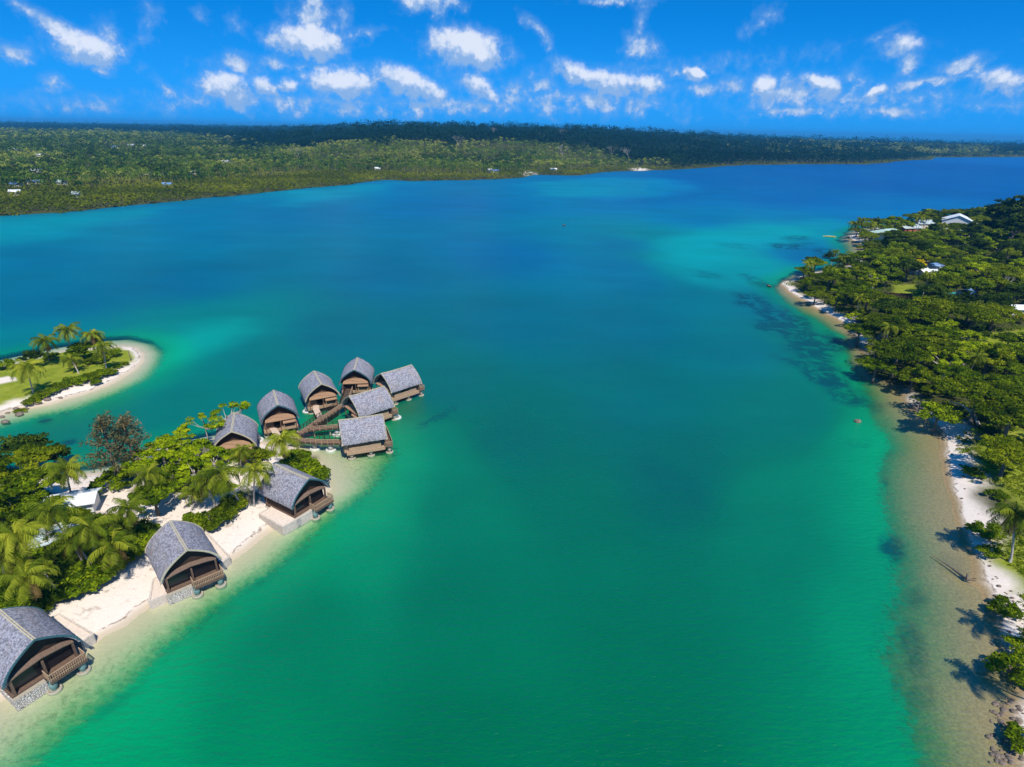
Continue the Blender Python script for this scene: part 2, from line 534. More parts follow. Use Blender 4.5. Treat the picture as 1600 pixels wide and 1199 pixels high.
def reef_field(P):
    r = np.zeros(len(P))
    n = fbm(P[:, 0], P[:, 1], 9, 4)
    for (u, v, a, b, ang, st) in REEF:
        c = G(u, v); ca, sa = math.cos(math.radians(ang)), math.sin(math.radians(ang))
        e1 = G(u + a * ca, v + a * sa) - c; e2 = G(u - b * sa, v + b * ca) - c
        Mx = np.linalg.inv(np.array([[e1.x, e2.x], [e1.y, e2.y]]))
        q = (P - np.array([c.x, c.y])) @ Mx.T
        d = np.sqrt((q ** 2).sum(1)) + (n - .5) * 1.1
        r = np.maximum(r, st * (1 - sstep(.35, 1.15, d)))
    band = GP([(1145, 458), (1190, 463), (1232, 488), (1282, 518), (1322, 556), (1346, 598), (1352, 632), (1300, 628), (1258, 602), (1240, 565), (1210, 528), (1175, 495), (1150, 474)])
    d = sdist(P, band) + (fbm(P[:, 0], P[:, 1], 16, 4) - .5) * 22
    return np.maximum(r, .72 * sstep(-3, 5, d))


rs = np.concatenate([[6], np.geomspace(22, 15000, 760)])
P, F = polar(-72, 72, 900, rs)
I = land_info(P)
x, y = P[:, 0], P[:, 1]
n1 = fbm(x, y, 9, 4); n2 = fbm(x + 99, y - 50, 3.2, 3)
# cover: lawn / woodland floor / sand
lawn = sstep(-1.2, .6, sdist(P, LAWN_ISLE) + (n2 - .5) * 2.6)
lawn *= 1 - inside(P, BUNKER)
eastveg = sstep(3.5, 8, I['se'] + (n1 - .5) * 7 + 5 * sstep(118, 135, y) * (1 - sstep(150, 185, y) * .8))
for pl in LAWN_EAST: lawn = np.maximum(lawn, sstep(-2, 2, sdist(P, pl) + (n1 - .5) * 8))
wood = eastveg.copy()
BAYWOOD = GP([(-300, 1080), (-60, 1010), (0, 975), (60, 960), (105, 945), (140, 915), (170, 890), (215, 872), (235, 858), (225, 835), (200, 838), (170, 820), (100, 800), (60, 770), (0, 770), (-300, 840)])
BAYWOOD2 = GP([(235, 790), (262, 775), (330, 790), (380, 788), (420, 790), (420, 775), (380, 770), (330, 760), (300, 730), (340, 720), (420, 722), (470, 705), (503, 735), (470, 730), (430, 715), (380, 700), (300, 695), (210, 730), (200, 750), (225, 790)])
wood = np.maximum(wood, sstep(-1.5, 1.5, sdist(P, BAYWOOD) + (n2 - .5) * 4))
wood = np.maximum(wood, sstep(-1.0, 1.0, sdist(P, BAYWOOD2) + (n2 - .5) * 5) * .85)
wood = np.maximum(wood, sstep(-30, -20, I['sf']))
for u, v, a, b in ((825, 272, 12, 3), (1000, 266, 14, 2)):
    c = G(u, v); e1 = (G(u + a, v) - c).length; e2 = (G(u, v - b) - c).length
    wood *= np.clip(np.hypot((x - c.x) / e1, (y - c.y) / e2) - .4, 0, 1)
reef = reef_field(P)
tan = sstep(-14, 2, I['he']) * (I['se'] < 1.5)
me = quads('ground', np.column_stack([P, I['h']]), F, dict(lawn=lawn, wood=wood, reef=reef, tan=tan, shore=np.clip(I['s'], -30, 30), far=sstep(0, 5, I['sf'])), True)
ground = meta(link('ground', me), kind='structure')

m, t = mat('ground')
pos = t.geo()
nb = t.noise(pos, .35, 6, .6); nf = t.noise(pos, 3.0, 5, .65); nx = t.noise(pos, .9, 5, .6, .6)
sand = t.ramp(nf, [(.25, (.72, .61, .52)), (.55, (.77, .67, .585)), (.8, (.82, .75, .68))])
shore = t.attr('shore')
sand = t.mix(t.range(shore, 1.8, .2, 0, 1, True), sand, (.56, .46, .34))
sand = t.mix(t.math('MULTIPLY', t.range(nx, .56, .68), t.math('MULTIPLY', t.range(shore, 1.6, 6), .55)), sand, (.22, .15, .09))
line = t.math('MULTIPLY', t.range(t.math('ABSOLUTE', t.math('SUBTRACT', shore, t.range(nb, .3, .7, .7, 1.9))), .10, .26, 1, 0), t.range(nx, .42, .55))
sand = t.mix(t.math('MULTIPLY', line, .7), sand, (.12, .08, .05))
tanc = t.ramp(nf, [(.25, (.20, .14, .065)), (.7, (.38, .28, .15))])
tana = t.math('MULTIPLY', t.attr('tan'), t.range(shore, 2.2, .2, 0, 1, True))
sand = t.mix(tana, sand, tanc)
grass = t.ramp(t.math('ADD', t.math('MULTIPLY', nb, .6), t.math('MULTIPLY', nf, .4)), [(.3, (.11, .16, .012)), (.5, (.22, .26, .02)), (.72, (.34, .34, .05))])
litter = t.ramp(nf, [(.3, (.02, .028, .008)), (.5, (.05, .06, .015)), (.75, (.16, .12, .06))])
c = t.mix(t.attr('wood'), sand, litter)
c = t.mix(t.attr('lawn'), c, grass)
rf = t.math('MULTIPLY', t.attr('reef'), t.range(nx, .3, .6))
mott = t.noise(t.scaled(pos, (1.6, 1.6, 1)), 1, 5, .75)
under = t.range(shore, -1, -6, 0, .55)
c = t.mix(t.math('MULTIPLY', under, t.range(mott, .48, .66)), c, (.13, .13, .075))
c = t.mix(rf, c, (.025, .04, .03))
principled(t, c, .95, .1, t.bump(nf, .35, .15))
ground.data.materials.append(m)

# ---- water
rs = np.concatenate([[6], np.geomspace(25, 9000, 560), [14000, 19000, 24000]])
P, F = polar(-72, 72, 640, rs)
I = land_info(P)
CT = [  # u, v, tone (0 green .. 1 deep blue), light
    (700, 1150, .10, .82), (1000, 1150, .10, .80), (1300, 1150, .06, 1.0), (400, 1180, .04, .95), (200, 1180, .0, 1.1), (1000, 1000, .12, .85), (700, 950, .12, .85),
    (500, 1000, .08, .95), (1300, 950, .08, 1.0), (1200, 800, .16, .98), (900, 800, .18, .85), (700, 800, .13, .95), (620, 800, .05, 1.12), (1340, 800, .12, 1.1), (560, 870, .05, 1.1),
    (1060, 740, .28, .80), (800, 680, .27, .90), (650, 720, .08, 1.15), (1250, 650, .30, 1.0), (1350, 700, .12, 1.2), (1000, 620, .38, .88), (700, 600, .36, .95), (660, 690, .15, 1.05),
    (500, 700, .14, 1.2), (300, 620, .32, 1.1), (200, 660, .30, 1.15), (100, 680, .28, 1.1), (400, 560, .38, 1.05), (520, 520, .48, .95), (300, 520, .36, 1.5), (380, 515, .38, 1.35), (260, 560, .30, 1.4), (260, 530, .33, 1.6),
    (800, 500, .52, .90), (1000, 500, .52, .90), (1150, 540, .45, .95), (1260, 520, .32, 1.15), (1320, 580, .25, 1.15), (1200, 480, .5, 1.0), (600, 430, .60, .88), (300, 440, .60, .88), (100, 470, .58, .88),
    (50, 400, .58, 1.0), (150, 365, .55, 1.25), (30, 360, .52, 1.35), (300, 350, .60, 1.1), (450, 330, .64, 1.0), (120, 545, .45, 1.2), (20, 555, .42, 1.3),
    (520, 300, .58, 1.3), (700, 320, .70, .95), (900, 300, .60, 1.25), (1000, 310, .72, 1.0), (800, 400, .68, .90), (1000, 420, .62, .98), (985, 385, .64, .92), (975, 415, .62, .92), (1010, 440, .60, .92), (1022, 372, .46, 1.35), (1020, 400, .44, 1.45), (1045, 425, .44, 1.4), (1060, 385, .46, 1.75), (1100, 375, .46, 1.85), (1150, 365, .47, 1.75), (1080, 410, .46, 1.65), (1130, 400, .46, 1.6), (1200, 362, .50, 1.6), (1120, 440, .42, 1.4), (1090, 455, .5, 1.05),
    (1180, 412, .42, 1.45), (1100, 345, .66, 1.05), (1280, 350, .62, 1.2), (1150, 440, .45, 1.2), (1060, 300, .8, .95), (1100, 280, .9, .95), (1250, 310, .88, 1.0), (1400, 320, .80, 1.1), (1400, 290, .98, .90), (1550, 300, .95, .95),
    (1300, 270, .95, .95), (1500, 260, 1.0, .90), (1590, 255, .95, 1.1), (1400, 340, .7, 1.2), (1280, 470, .35, 1.2), (1310, 440, .5, .9), (1240, 400, .7, .85), (650, 290, .66, 1.1), (800, 285, .66, 1.1), (950, 278, .72, 1.05), (240, 330, .6, 1.15)]
tl = idw(P, GP([(c[0], c[1]) for c in CT]), np.array([[c[2], c[3]] for c in CT]))
R0 = np.hypot(P[:, 0], P[:, 1])
for poly, dl, tn in (([(1005, 387), (1040, 371), (1120, 358), (1200, 350), (1290, 345), (1330, 352), (1300, 372), (1240, 392), (1228, 430), (1195, 452), (1150, 448), (1090, 438), (1040, 420), (1010, 402)], .55, .42),
                     ([(242, 532), (300, 511), (372, 503), (392, 520), (350, 543), (285, 568), (240, 580)], .75, .34),
                     ([(-200, 352), (0, 340), (200, 325), (270, 321), (240, 342), (120, 366), (0, 380), (-200, 395)], .45, .46),
                     ([(430, 300), (560, 288), (620, 284), (560, 305), (470, 322), (400, 325)], .4, .5),
                     ([(820, 284), (960, 277), (1080, 283), (1060, 303), (960, 312), (860, 305)], .4, .5)):
    mk = sdist(P, GP(poly)) + (fbm(P[:, 0], P[:, 1], 40, 4) - .5) * R0 * .10
    mk = sstep(-.035, .045, mk / R0)
    tl[:, 1] += dl * mk * (.7 + .6 * fbm(P[:, 0] + 9, P[:, 1], 25, 3)); tl[:, 0] = tl[:, 0] * (1 - .6 * mk) + tn * .6 * mk
depth = np.clip(-I['h'], 0, 12)
edge = np.maximum(np.maximum(I['hb'], I['he']), I['hi'])       # sandy shelf edges stay bright green
light = tl[:, 1] * .88 - .09 * (1 - sstep(.2, .45, tl[:, 0])) + .20 * sstep(-14, 0, edge) + (fbm(P[:, 0], P[:, 1], 30, 4) - .5) * .16
tone = (tl[:, 0] - .075 * sstep(.08, .2, tl[:, 0]) * (1 - sstep(.45, .62, tl[:, 0]))) * (1 - .55 * sstep(-12, 0, edge)) + (fbm(P[:, 0] + 300, P[:, 1], 45, 3) - .5) * .05
me = quads('water', np.column_stack([P, np.zeros(len(P))]), F, dict(depth=depth, tone=tone, light=light, reef=reef_field(P)), True)
water = meta(link('water', me), kind='structure')
m, t = mat('lagoon_water')
pos = t.geo()
tone = t.attr('tone'); dp0 = t.attr('depth')
spk = t.noise(t.scaled(pos, (1, 1, 1)), 1.1, 4, .7)
dp = t.math('ADD', dp0, t.math('MULTIPLY', t.math('SUBTRACT', spk, .5), t.math('MULTIPLY', t.range(dp0, .1, 1.4, 0, 2.4), t.range(dp0, 1.8, 3.2, 1, 0))))
c = t.ramp(tone, [(0, (.0, .275, .095)), (.13, (.0, .172, .075)), (.26, (.0, .148, .103)), (.42, (.0, .140, .165)), (.56, (.0, .145, .225)), (.7, (.0, .135, .30)), (1, (.0, .095, .33))])
lg = t.new('ShaderNodeVectorMath', operation='SCALE'); t.put(lg.inputs[0], c)
big = t.noise(t.scaled(pos, (.02, .05, .02), (0, 0, .15)), 1, 5, .6)
t.put(lg.inputs['Scale'], t.math('MULTIPLY', t.attr('light'), t.range(big, .3, .7, .92, 1.08)))
nx = t.noise(pos, .22, 6, .65, .5)
rf = t.math('MULTIPLY', t.math('MULTIPLY', t.attr('reef'), 1.25, clamp=True), t.range(nx, .36, .54))
body = t.mix(t.math('MULTIPLY', rf, .8), lg.outputs[0], (.0, .035, .05))
w1 = t.noise(t.scaled(pos, (.55, 1.5, 1), (0, 0, .12)), 1, 3, .55)
w2 = t.noise(t.scaled(pos, (2.0, 4.5, 1), (0, 0, -.2)), 1, 3, .6)
h = t.math('ADD', t.math('MULTIPLY', w1, .7), t.math('MULTIPLY', w2, .3))
nrm = t.bump(h, .65, .45)
dif = t.new('ShaderNodeBsdfDiffuse'); t.put(dif.inputs[0], body); t.put(dif.inputs['Normal'], nrm)
trn = t.new('ShaderNodeBsdfTransparent')
t.put(trn.inputs[0], t.ramp(t.math('DIVIDE', dp, 3), [(0, (.95, 1, .92)), (.15, (.74, .97, .78)), (.35, (.45, .90, .60)), (.7, (.12, .75, .5)), (1, (.02, .6, .4))]))
op = t.ramp(t.math('DIVIDE', dp, 4), [(0, 0.0), (.12, .10), (.30, .40), (.38, .82), (.5, .97), (.8, 1.0)])
# beyond ~1.5 m the bottom is lost
mx = t.new('ShaderNodeMixShader'); t.put(mx.inputs[0], op)
t.l.new(trn.outputs[0], mx.inputs[1]); t.l.new(dif.outputs[0], mx.inputs[2])
gl = t.new('ShaderNodeBsdfGlossy'); gl.inputs['Roughness'].default_value = .25; t.put(gl.inputs['Normal'], nrm)
gl.inputs[0].default_value = (.9, .95, 1, 1)
fr = t.new('ShaderNodeFresnel'); fr.inputs[0].default_value = 1.33; t.put(fr.inputs['Normal'], nrm)
m2 = t.new('ShaderNodeMixShader'); t.put(m2.inputs[0], t.math('MINIMUM', t.math('MULTIPLY', fr.outputs[0], .34), .16))
t.l.new(mx.outputs[0], m2.inputs[1]); t.l.new(gl.outputs[0], m2.inputs[2])
t.l.new(m2.outputs[0], t.out.inputs['Surface'])
water.data.materials.append(m)

# ------------------------------------------------------------------ daylight
SUN_EL = math.radians(57)
k = Vector((.25, -.60)).normalized()
S = Vector((k.x * math.cos(SUN_EL), k.y * math.cos(SUN_EL), math.sin(SUN_EL)))
sl = bpy.data.lights.new('sun', 'SUN'); sl.energy = 5.0; sl.angle = math.radians(.55); sl.color = (1, .945, .83)
so = bpy.data.objects.new('sun', sl); COL.objects.link(so)
so.rotation_euler = (-S).to_track_quat('-Z', 'Y').to_euler()
so.location = (0, -40, 200)
W_ = bpy.data.worlds.new('World'); SC.world = W_; W_.use_nodes = True
t = NT(W_.node_tree); t.n.clear()
sky = t.new('ShaderNodeTexSky'); sky.sky_type = 'NISHITA'; sky.sun_disc = False
sky.sun_elevation = SUN_EL; sky.sun_rotation = math.atan2(S.x, S.y)
sky.altitude = 60; sky.air_density = 1.0; sky.dust_density = .3; sky.ozone_density = 3.0
dirv = t.new('ShaderNodeTexCoord').outputs['Generated']
# deep polarised tropical blue
bw = t.new('ShaderNodeRGBToBW'); t.put(bw.inputs[0], sky.outputs[0])
lumv = t.new('ShaderNodeVectorMath', operation='SCALE'); lumv.inputs[0].default_value = (.01, 1.02, 3.35); t.put(lumv.inputs['Scale'], t.math('POWER', bw.outputs[0], .55))
blue = t.mix(.97, t.mix(1.0, sky.outputs[0], (.10, .60, 1.2), 'MULTIPLY'), lumv.outputs[0])
sep = t.new('ShaderNodeSeparateXYZ'); t.put(sep.inputs[0], dirv)
az = t.math('ARCTAN2', sep.outputs[0], sep.outputs[1])
el = t.math('ARCSINE', sep.outputs[2])
n1 = t.noise(dirv, 34, 7, .62)
n2 = t.noise(t.scaled(dirv, (1, 1, 1.6), (0, 0, 1)), 13, 5, .6)
n3 = t.noise(dirv, 90, 5, .6)
cmb = t.new('ShaderNodeCombineXYZ')
t.put(cmb.inputs[0], t.math('ADD', az, t.math('MULTIPLY', t.math('SUBTRACT', n2, .5), .032)))
t.put(cmb.inputs[1], t.math('ADD', el, t.math('MULTIPLY', t.math('SUBTRACT', n1, .5), .03)))
cc = cmb.outputs[0]
CLOUDS = [(135, 76, 50, 24, 5, .95), (90, 44, 56, 15, 30, .7), (30, 10, 30, 8, 35, .4), (18, 85, 30, 18, 10, .62), (155, 110, 16, 8, 25, .5), (85, 130, 22, 14, 0, .55),
          (38, 155, 14, 8, 0, .3), (228, 30, 12, 26, 20, .32), (175, 50, 20, 16, 0, .3), (308, 30, 13, 14, 0, .42), (368, 35, 12, 12, 0, .3), (482, 66, 58, 22, 0, 1.05),
          (492, 28, 44, 34, 0, .48), (478, -4, 36, 12, 0, .6), (372, 100, 28, 16, 12, .6), (425, 103, 22, 13, -15, .55), (358, 137, 40, 22, 5, .95), (418, 138, 20, 16, 0, .85),
          (455, 136, 14, 12, 20, .75), (535, 134, 56, 22, 0, 1.0), (260, 142, 26, 10, 42, .6), (222, 113, 12, 12, 0, .42), (180, 157, 14, 8, 0, .35), (640, 132, 50, 19, 18, 1.05),
          (745, 139, 30, 17, 32, .85), (733, 78, 56, 25, 8, 1.1), (690, 72, 20, 16, 0, .6), (668, 3, 40, 14, 0, .75), (573, 50, 26, 7, -4, .4), (840, 48, 26, 8, 42, .55), (1005, 72, 24, 16, 20, .62),
          (1000, 48, 10, 22, 8, .5), (900, 118, 36, 15, 22, .95), (945, 130, 52, 17, 6, .95), (1002, 134, 36, 15, 0, .75), (850, 137, 24, 14, -20, .55), (808, 135, 18, 11, 0, .5),
          (960, 1, 44, 6, 0, .5), (1085, 118, 20, 10, 20, 1.05), (1095, 142, 34, 13, 0, .6), (1137, 138, 22, 16, 0, .7), (1192, 136, 20, 16, 0, 1.0), (1278, 130, 34, 12, 8, .95),
          (1294, 144, 16, 18, 0, .95), (1326, 130, 18, 22, 0, .5), (1410, 73, 32, 18, 15, .85), (1422, 98, 13, 20, 10, .65), (1385, 52, 22, 7, -20, .35), (1505, 102, 32, 13, -18, .7),
          (1450, 128, 66, 10, -8, .55), (1365, 146, 18, 10, -30, 1.0), (1395, 140, 40, 16, 0, .4), (1558, 128, 36, 20, 8, .85), (1248, 174, 50, 7, 0, .6), (1390, 176, 62, 9, 2, .65),
          (1215, 172, 22, 6, 0, .5), (1168, 45, 10, 9, 0, .3), (1190, 22, 14, 12, 0, .22), (1240, 145, 110, 26, 0, .5), (460, 160, 170, 14, 0, .5), (700, 165, 140, 12, 0, .5),
          (900, 158, 150, 18, 0, .5), (1350, 158, 170, 20, 0, .45), (140, 165, 120, 16, 0, .26), (1550, 165, 80, 12, 0, .3), (1000, 110, 200, 10, -4, .28), (520, 105, 120, 8, 0, .3)]
acc = None; hgt = None
for (u, v, a, b, ang, st) in CLOUDS:
    d = ray(u, v); e = ray(u + 1, v)
    A0 = math.atan2(d.x, d.y); E0 = math.asin(d.z)
    mp = t.new('ShaderNodeMapping', vector_type='TEXTURE'); t.put(mp.inputs[0], cc)
    sc = math.hypot(math.atan2(e.x, e.y) - A0, math.asin(e.z) - E0)
    mp.inputs['Location'].default_value = (A0, E0, 0)
    mp.inputs['Rotation'].default_value = (0, 0, -math.radians(ang))
    mp.inputs['Scale'].default_value = (a * sc * 1.5, b * sc * 1.5, 1)
    ln = t.new('ShaderNodeVectorMath', operation='LENGTH'); t.put(ln.inputs[0], mp.outputs[0])
    w = t.math('MULTIPLY_ADD', ln.outputs['Value'], -st, st)
    acc = w if acc is None else t.math('SMOOTH_MAX', acc, w, .12)
    if st > .7:
        ss = t.new('ShaderNodeSeparateXYZ'); t.put(ss.inputs[0], mp.outputs[0])
        g = t.math('MULTIPLY', t.math('MAXIMUM', w, 0), ss.outputs[1])
        hgt = g if hgt is None else t.math('ADD', hgt, g)
den = t.math('ADD', acc, t.math('MULTIPLY', t.math('SUBTRACT', n1, .5), 1.25))
den = t.math('ADD', den, t.math('MULTIPLY', t.math('SUBTRACT', n3, .5), .55))
al = t.math('ADD', t.range(den, .20, .52, 0, .5, True), t.range(den, -.12, .6, 0, .48, True), clamp=True)
lit = t.math('ADD', t.math('ADD', t.math('MULTIPLY', den, .75), t.math('MULTIPLY', hgt, 1.8)), t.math('MULTIPLY', t.math('SUBTRACT', n3, .5), .8))
cc_ = t.mix(t.range(lit, .15, .85, 0, 1, True), (2.9, 4.8, 8.0), (8.4, 8.9, 9.9))
blue = t.mix(t.range(el, .0, .16, .42, 0, True), blue, (.45, 4.3, 10.0))
skyc = t.mix(t.math('MULTIPLY', al, .9), blue, cc_)
W_.cycles.sampling_method = 'MANUAL'; W_.cycles.sample_map_resolution = 256
bg = t.new('ShaderNodeBackground'); t.put(bg.inputs[0], skyc); bg.inputs[1].default_value = .1
wo = t.new('ShaderNodeOutputWorld'); t.l.new(bg.outputs[0], wo.inputs[0])
SC.view_settings.view_transform = 'Standard'; SC.view_settings.look = 'None'; SC.view_settings.gamma = 1; SC.view_settings.exposure = 0.0
SC.cycles.max_bounces = 6; SC.cycles.diffuse_bounces = 2; SC.cycles.glossy_bounces = 2; SC.cycles.transmission_bounces = 4
SC.cycles.transparent_max_bounces = 8; SC.cycles.volume_bounces = 0
SC.cycles.use_denoising = True

# ------------------------------------------------------------------ air
HAZE = True
if HAZE:
    hb = MB(); hb.box(-26000, 26000, -2000, 25500, -13.5, 96)
    m, t = mat('air')
    vp = t.new('ShaderNodeVolumePrincipled')
    vp.inputs['Color'].default_value = (.08, .50, 1.0, 1); vp.inputs['Density'].default_value = .000095; vp.inputs['Anisotropy'].default_value = 0
    t.l.new(vp.outputs[0], t.out.inputs['Volume'])
    meta(hb.build('haze', m), kind='stuff')

# ------------------------------------------------------------------ thatched bungalows
BL, BW = 8.4, 3.85          # roof length, half width
ZF, ZE, ZR = 1.9, 3.65, 7.3  # floor, eave, ridge


def prof(n=12, ins=0.0, zlo=None):
    """pointed arch from the left eave over the ridge to the right eave"""
    w = BW - ins; ze = ZE if zlo is None else zlo; H = ZR - ins - ze
    R = []
    for i in range(n + 1):
        s = i / n
        px = w * (1 - s) ** 2 + 2 * s * (1 - s) * w * .87
        pz = ze * (1 - s) ** 2 + 2 * s * (1 - s) * (ze + H * .55) + s * s * (ze + H)
        R.append((px, pz))
    L = [(-a, b) for a, b in R]
    return L + R[-2::-1]


def roof_mesh():
    pr = prof(14); pi_ = prof(14, .28); n = len(pr); ny = 22
    V = []; Fq = []; S_ = []
    arc = [0]
    for i in range(1, n): arc.append(arc[-1] + math.hypot(pr[i][0] - pr[i - 1][0], pr[i][1] - pr[i - 1][1]))
    tot = arc[-1]
    for sh, pp in ((0, pr), (1, pi_)):
        for j in range(ny + 1):
            yy = -BL / 2 + BL * j / ny
            for i, (a, b) in enumerate(pp):
                sag = -.10 * math.sin(PI * j / ny) * (1 - abs(a) / BW)
                jit = 0 if sh else random.uniform(-.035, .035)
                edge = 0.12 if i in (0, n - 1) and sh == 0 else 0
                V.append((a * (1 + jit * .15), yy + (jit if 0 < j < ny else jit * 2), b + sag + jit * .6 - edge * random.random()))
                S_.append(min(arc[i], tot - arc[i]))
    def q(sh, j, i): return sh * (ny + 1) * n + j * n + i
    for j in range(ny):
        for i in range(n - 1):
            Fq.append((q(0, j, i), q(0, j, i + 1), q(0, j + 1, i + 1), q(0, j + 1, i)))
            Fq.append((q(1, j, i), q(1, j + 1, i), q(1, j + 1, i + 1), q(1, j, i + 1)))
        for i in (0, n - 1):
            Fq.append((q(0, j, i), q(0, j + 1, i), q(1, j + 1, i), q(1, j, i)))
    for i in range(n - 1):
        for j in (0, ny):
            Fq.append((q(0, j, i), q(1, j, i), q(1, j, i + 1), q(0, j, i + 1)))
    return quads('roof', V, Fq, dict(slope=S_))


ROOF_ME = roof_mesh(); ROOF_ME.materials.append(M['thatch'])


def make_bungalow(kind, trim):
    r = empty('thatched_bungalow')
    roof = bpy.data.objects.new('roof', ROOF_ME); COL.objects.link(roof); roof.parent = r
    b = MB()
    for j in range(11):
        y0 = -BL / 2 - .03 + j * (BL + .06) / 11
        zz = ZR - .10 * math.sin(PI * (j + .5) / 11)
        for s in (-1, 1):
            b.bar((s * .12, y0, zz - .02), (s * .12, y0 + (BL + .06) / 11 - .03, zz - .02 + random.uniform(-.02, .02)), .13, .08)
    b.build('ridge_cap', M['trim_tan'], r)
    for e in (-1, 1):
        b = MB(); pr = prof(12, -.05)
        for (a, c), (a2, c2) in zip(pr, pr[1:]):
            b.bar((a, e * (BL / 2 + .06), c - .10), (a2, e * (BL / 2 + .06), c2 - .10), .08, .22)
        b.build('bargeboard', M[trim], r)
    # body
    b = MB(); b.box(-3.55, 3.55, -3.5, 3.5, ZF, 4.3); b.build('wall', M['wood_brown'], r)
    b = MB(); b.box(-3.63, 3.63, -3.49, 3.49, ZF - .02, 2.75); b.build('lower_wall', M['wood_tan' if kind == 'water' else 'wood_dark'], r)
    # gable infill at each end: pointed arch panel
    for e in (-1, 1):
        b = MB(); pr = [(a / .9, c + .2) for a, c in prof(12, .32)]; yy = e * 3.62
        base = [(a, yy, c) for a, c in pr]; back = [(a, yy - e * .2, c) for a, c in pr]
        n = len(base); b.add(base + back, [tuple(range(n)), tuple(range(2 * n - 1, n - 1, -1))] + [(i, i + n, i + 1 + n, i + 1) for i in range(n - 1)])
        b.build('gable', M['wood_dark'], r)
    b = MB(); b.box(-3.75, 3.75, -4.0, 4.3, ZF - .65, ZF - .02); b.build('floor_frame', M['wood_tan' if kind == 'water' else 'wood_brown'], r)
    # side windows
    for s in (-1, 1):
        for yy in (-.9, 0, .9):
            b = MB(); b.box(s * 3.55 - .03, s * 3.55 + .03, yy - .33, yy + .33, 2.85, 3.75)
            w = b.build('window', M['glass'], r)
            b = MB()
            for q in (-.36, .36): b.box(s * 3.55 - .05, s * 3.55 + .06, yy + q - .03, yy + q + .03, 2.76, 3.8)
            b.box(s * 3.55 - .05, s * 3.55 + .06, yy - .33, yy + .33, 2.76, 2.84)
            b.build('frame', M['wood_dark'], w)
    # entrance end (-y): tan porch roof, bay box, door
    b = MB(); zt, zb = 5.0, 4.0
    b.add([(-3.3, -4.65, zb), (3.3, -4.65, zb), (3.0, -3.75, zb + .5), (1.7, -3.75, zt - .1), (0, -3.75, zt + .25), (-1.7, -3.75, zt - .1), (-3.0, -3.75, zb + .5),
           (-3.3, -4.65, zb - .12), (3.3, -4.65, zb - .12), (0, -3.7, zb - .12)], [(0, 1, 2, 3, 4, 5, 6), (0, 7, 8, 1), (7, 9, 8)])
    b.build('porch_roof', M['awning'], r)
    b = MB(); b.box(.6, 3.2, -4.55, -3.55, ZF - .3, 3.2); bay = b.build('bay', M['wood_tan'], r)
    b = MB(); b.add([(.5, -4.95, 3.3), (3.3, -4.95, 3.3), (3.3, -3.72, 3.95), (.5, -3.72, 3.95), (.5, -4.95, 3.18), (3.3, -4.95, 3.18), (3.3, -3.72, 3.83), (.5, -3.72, 3.83)],
                    [(0, 1, 2, 3), (4, 7, 6, 5), (0, 4, 5, 1), (1, 5, 6, 2), (3, 7, 4, 0)]); b.build('bay_roof', M['awning'], bay)
    b = MB(); b.box(.8, 3.0, -4.60, -4.555, 2.3, 3.0); b.build('window', M['glass'], bay)
    b = MB(); b.box(-1.4, -.1, -3.70, -3.625, ZF, 4.0); b.build('door', M['void'], r)
    b = MB(); b.box(-3.0, -1.8, -3.70, -3.625, 2.6, 3.7); b.build('window', M['glass'], r)
    for px in (-3.2, -.0, 3.35):
        b = MB(); b.bar((px, -4.5, ZF), (px, -4.5, 4.0), .16); b.build('post', M['wood_brown'], r)
    # sea end (+y): deck, railing, awning, wide glazed opening
    b = MB(); b.box(-3.4, 3.4, 3.635, 3.70, ZF + .1, 3.75); b.build('glazed_opening', M['glass'], r)
    for px in (-3.45, 0, 3.45):
        b = MB(); b.bar((px, 4.25, ZF - .6), (px, 4.25, 4.1), .26); b.build('post', M['wood_brown'], r)
    b = MB(); pts = [(-3.6, 4.45, 4.05), (-2.4, 4.5, 4.35), (0, 4.55, 4.62), (2.4, 4.5, 4.35), (3.6, 4.45, 4.05)]
    for (a, c, z), (a2, c2, z2) in zip(pts, pts[1:]):
        b.add([(a, c, z), (a2, c2, z2), (a2, 3.75, z2 + .2), (a, 3.75, z + .2), (a, c, z - .12), (a2, c2, z2 - .12), (a2, 3.75, z2 + .08), (a, 3.75, z + .08)],
              [(0, 1, 2, 3), (4, 7, 6, 5), (0, 4, 5, 1)])
    b.build('awning', M['awning_dark'], r)
    b = MB(); x0, x1 = (-3.9, .4) if kind == 'beach' else (-3.9, 3.9)
    for i in range(int((x1 - x0) / .3)): b.box(x0 + i * .3, x0 + i * .3 + .27, 4.3, 6.0, ZF - .12, ZF - .04)
    b.box(x0, x1, 4.35, 4.5, ZF - .4, ZF - .125); b.box(x0, x1, 5.8, 5.95, ZF - .4, ZF - .125)
    b.build('deck', M['wood_brown'], r)
    b = MB(); zt = ZF + 1.0
    b.box(x0, x1, 5.9, 6.0, zt - .06, zt + .02); b.box(x0, x0 + .1, 4.4, 5.9, zt - .06, zt + .02); b.box(x1 - .1, x1, 4.4, 5.9, zt - .06, zt + .02)
    b.box(x0, x1, 5.93, 5.98, ZF + .2, ZF + .27)
    for i in range(int((x1 - x0) / .24) + 1): b.box(x0 + i * .24, x0 + i * .24 + .07, 5.925, 5.985, ZF - .04, zt - .06)
    for i in range(7):
        for xx in (x0 + .02, x1 - .08): b.box(xx, xx + .06, 4.4 + i * .22, 4.46 + i * .22, ZF - .04, zt - .06)
    b.build('railing', M['wood_tan'], r)
    # piles with ring bases
    pl = [(-3, 5.3), (3, 5.3), (-3, -3), (3, -3), (-3, 1.2), (3, 1.2)] if kind == 'water' else [(-3.3, 5.35), (.1, 5.35)]
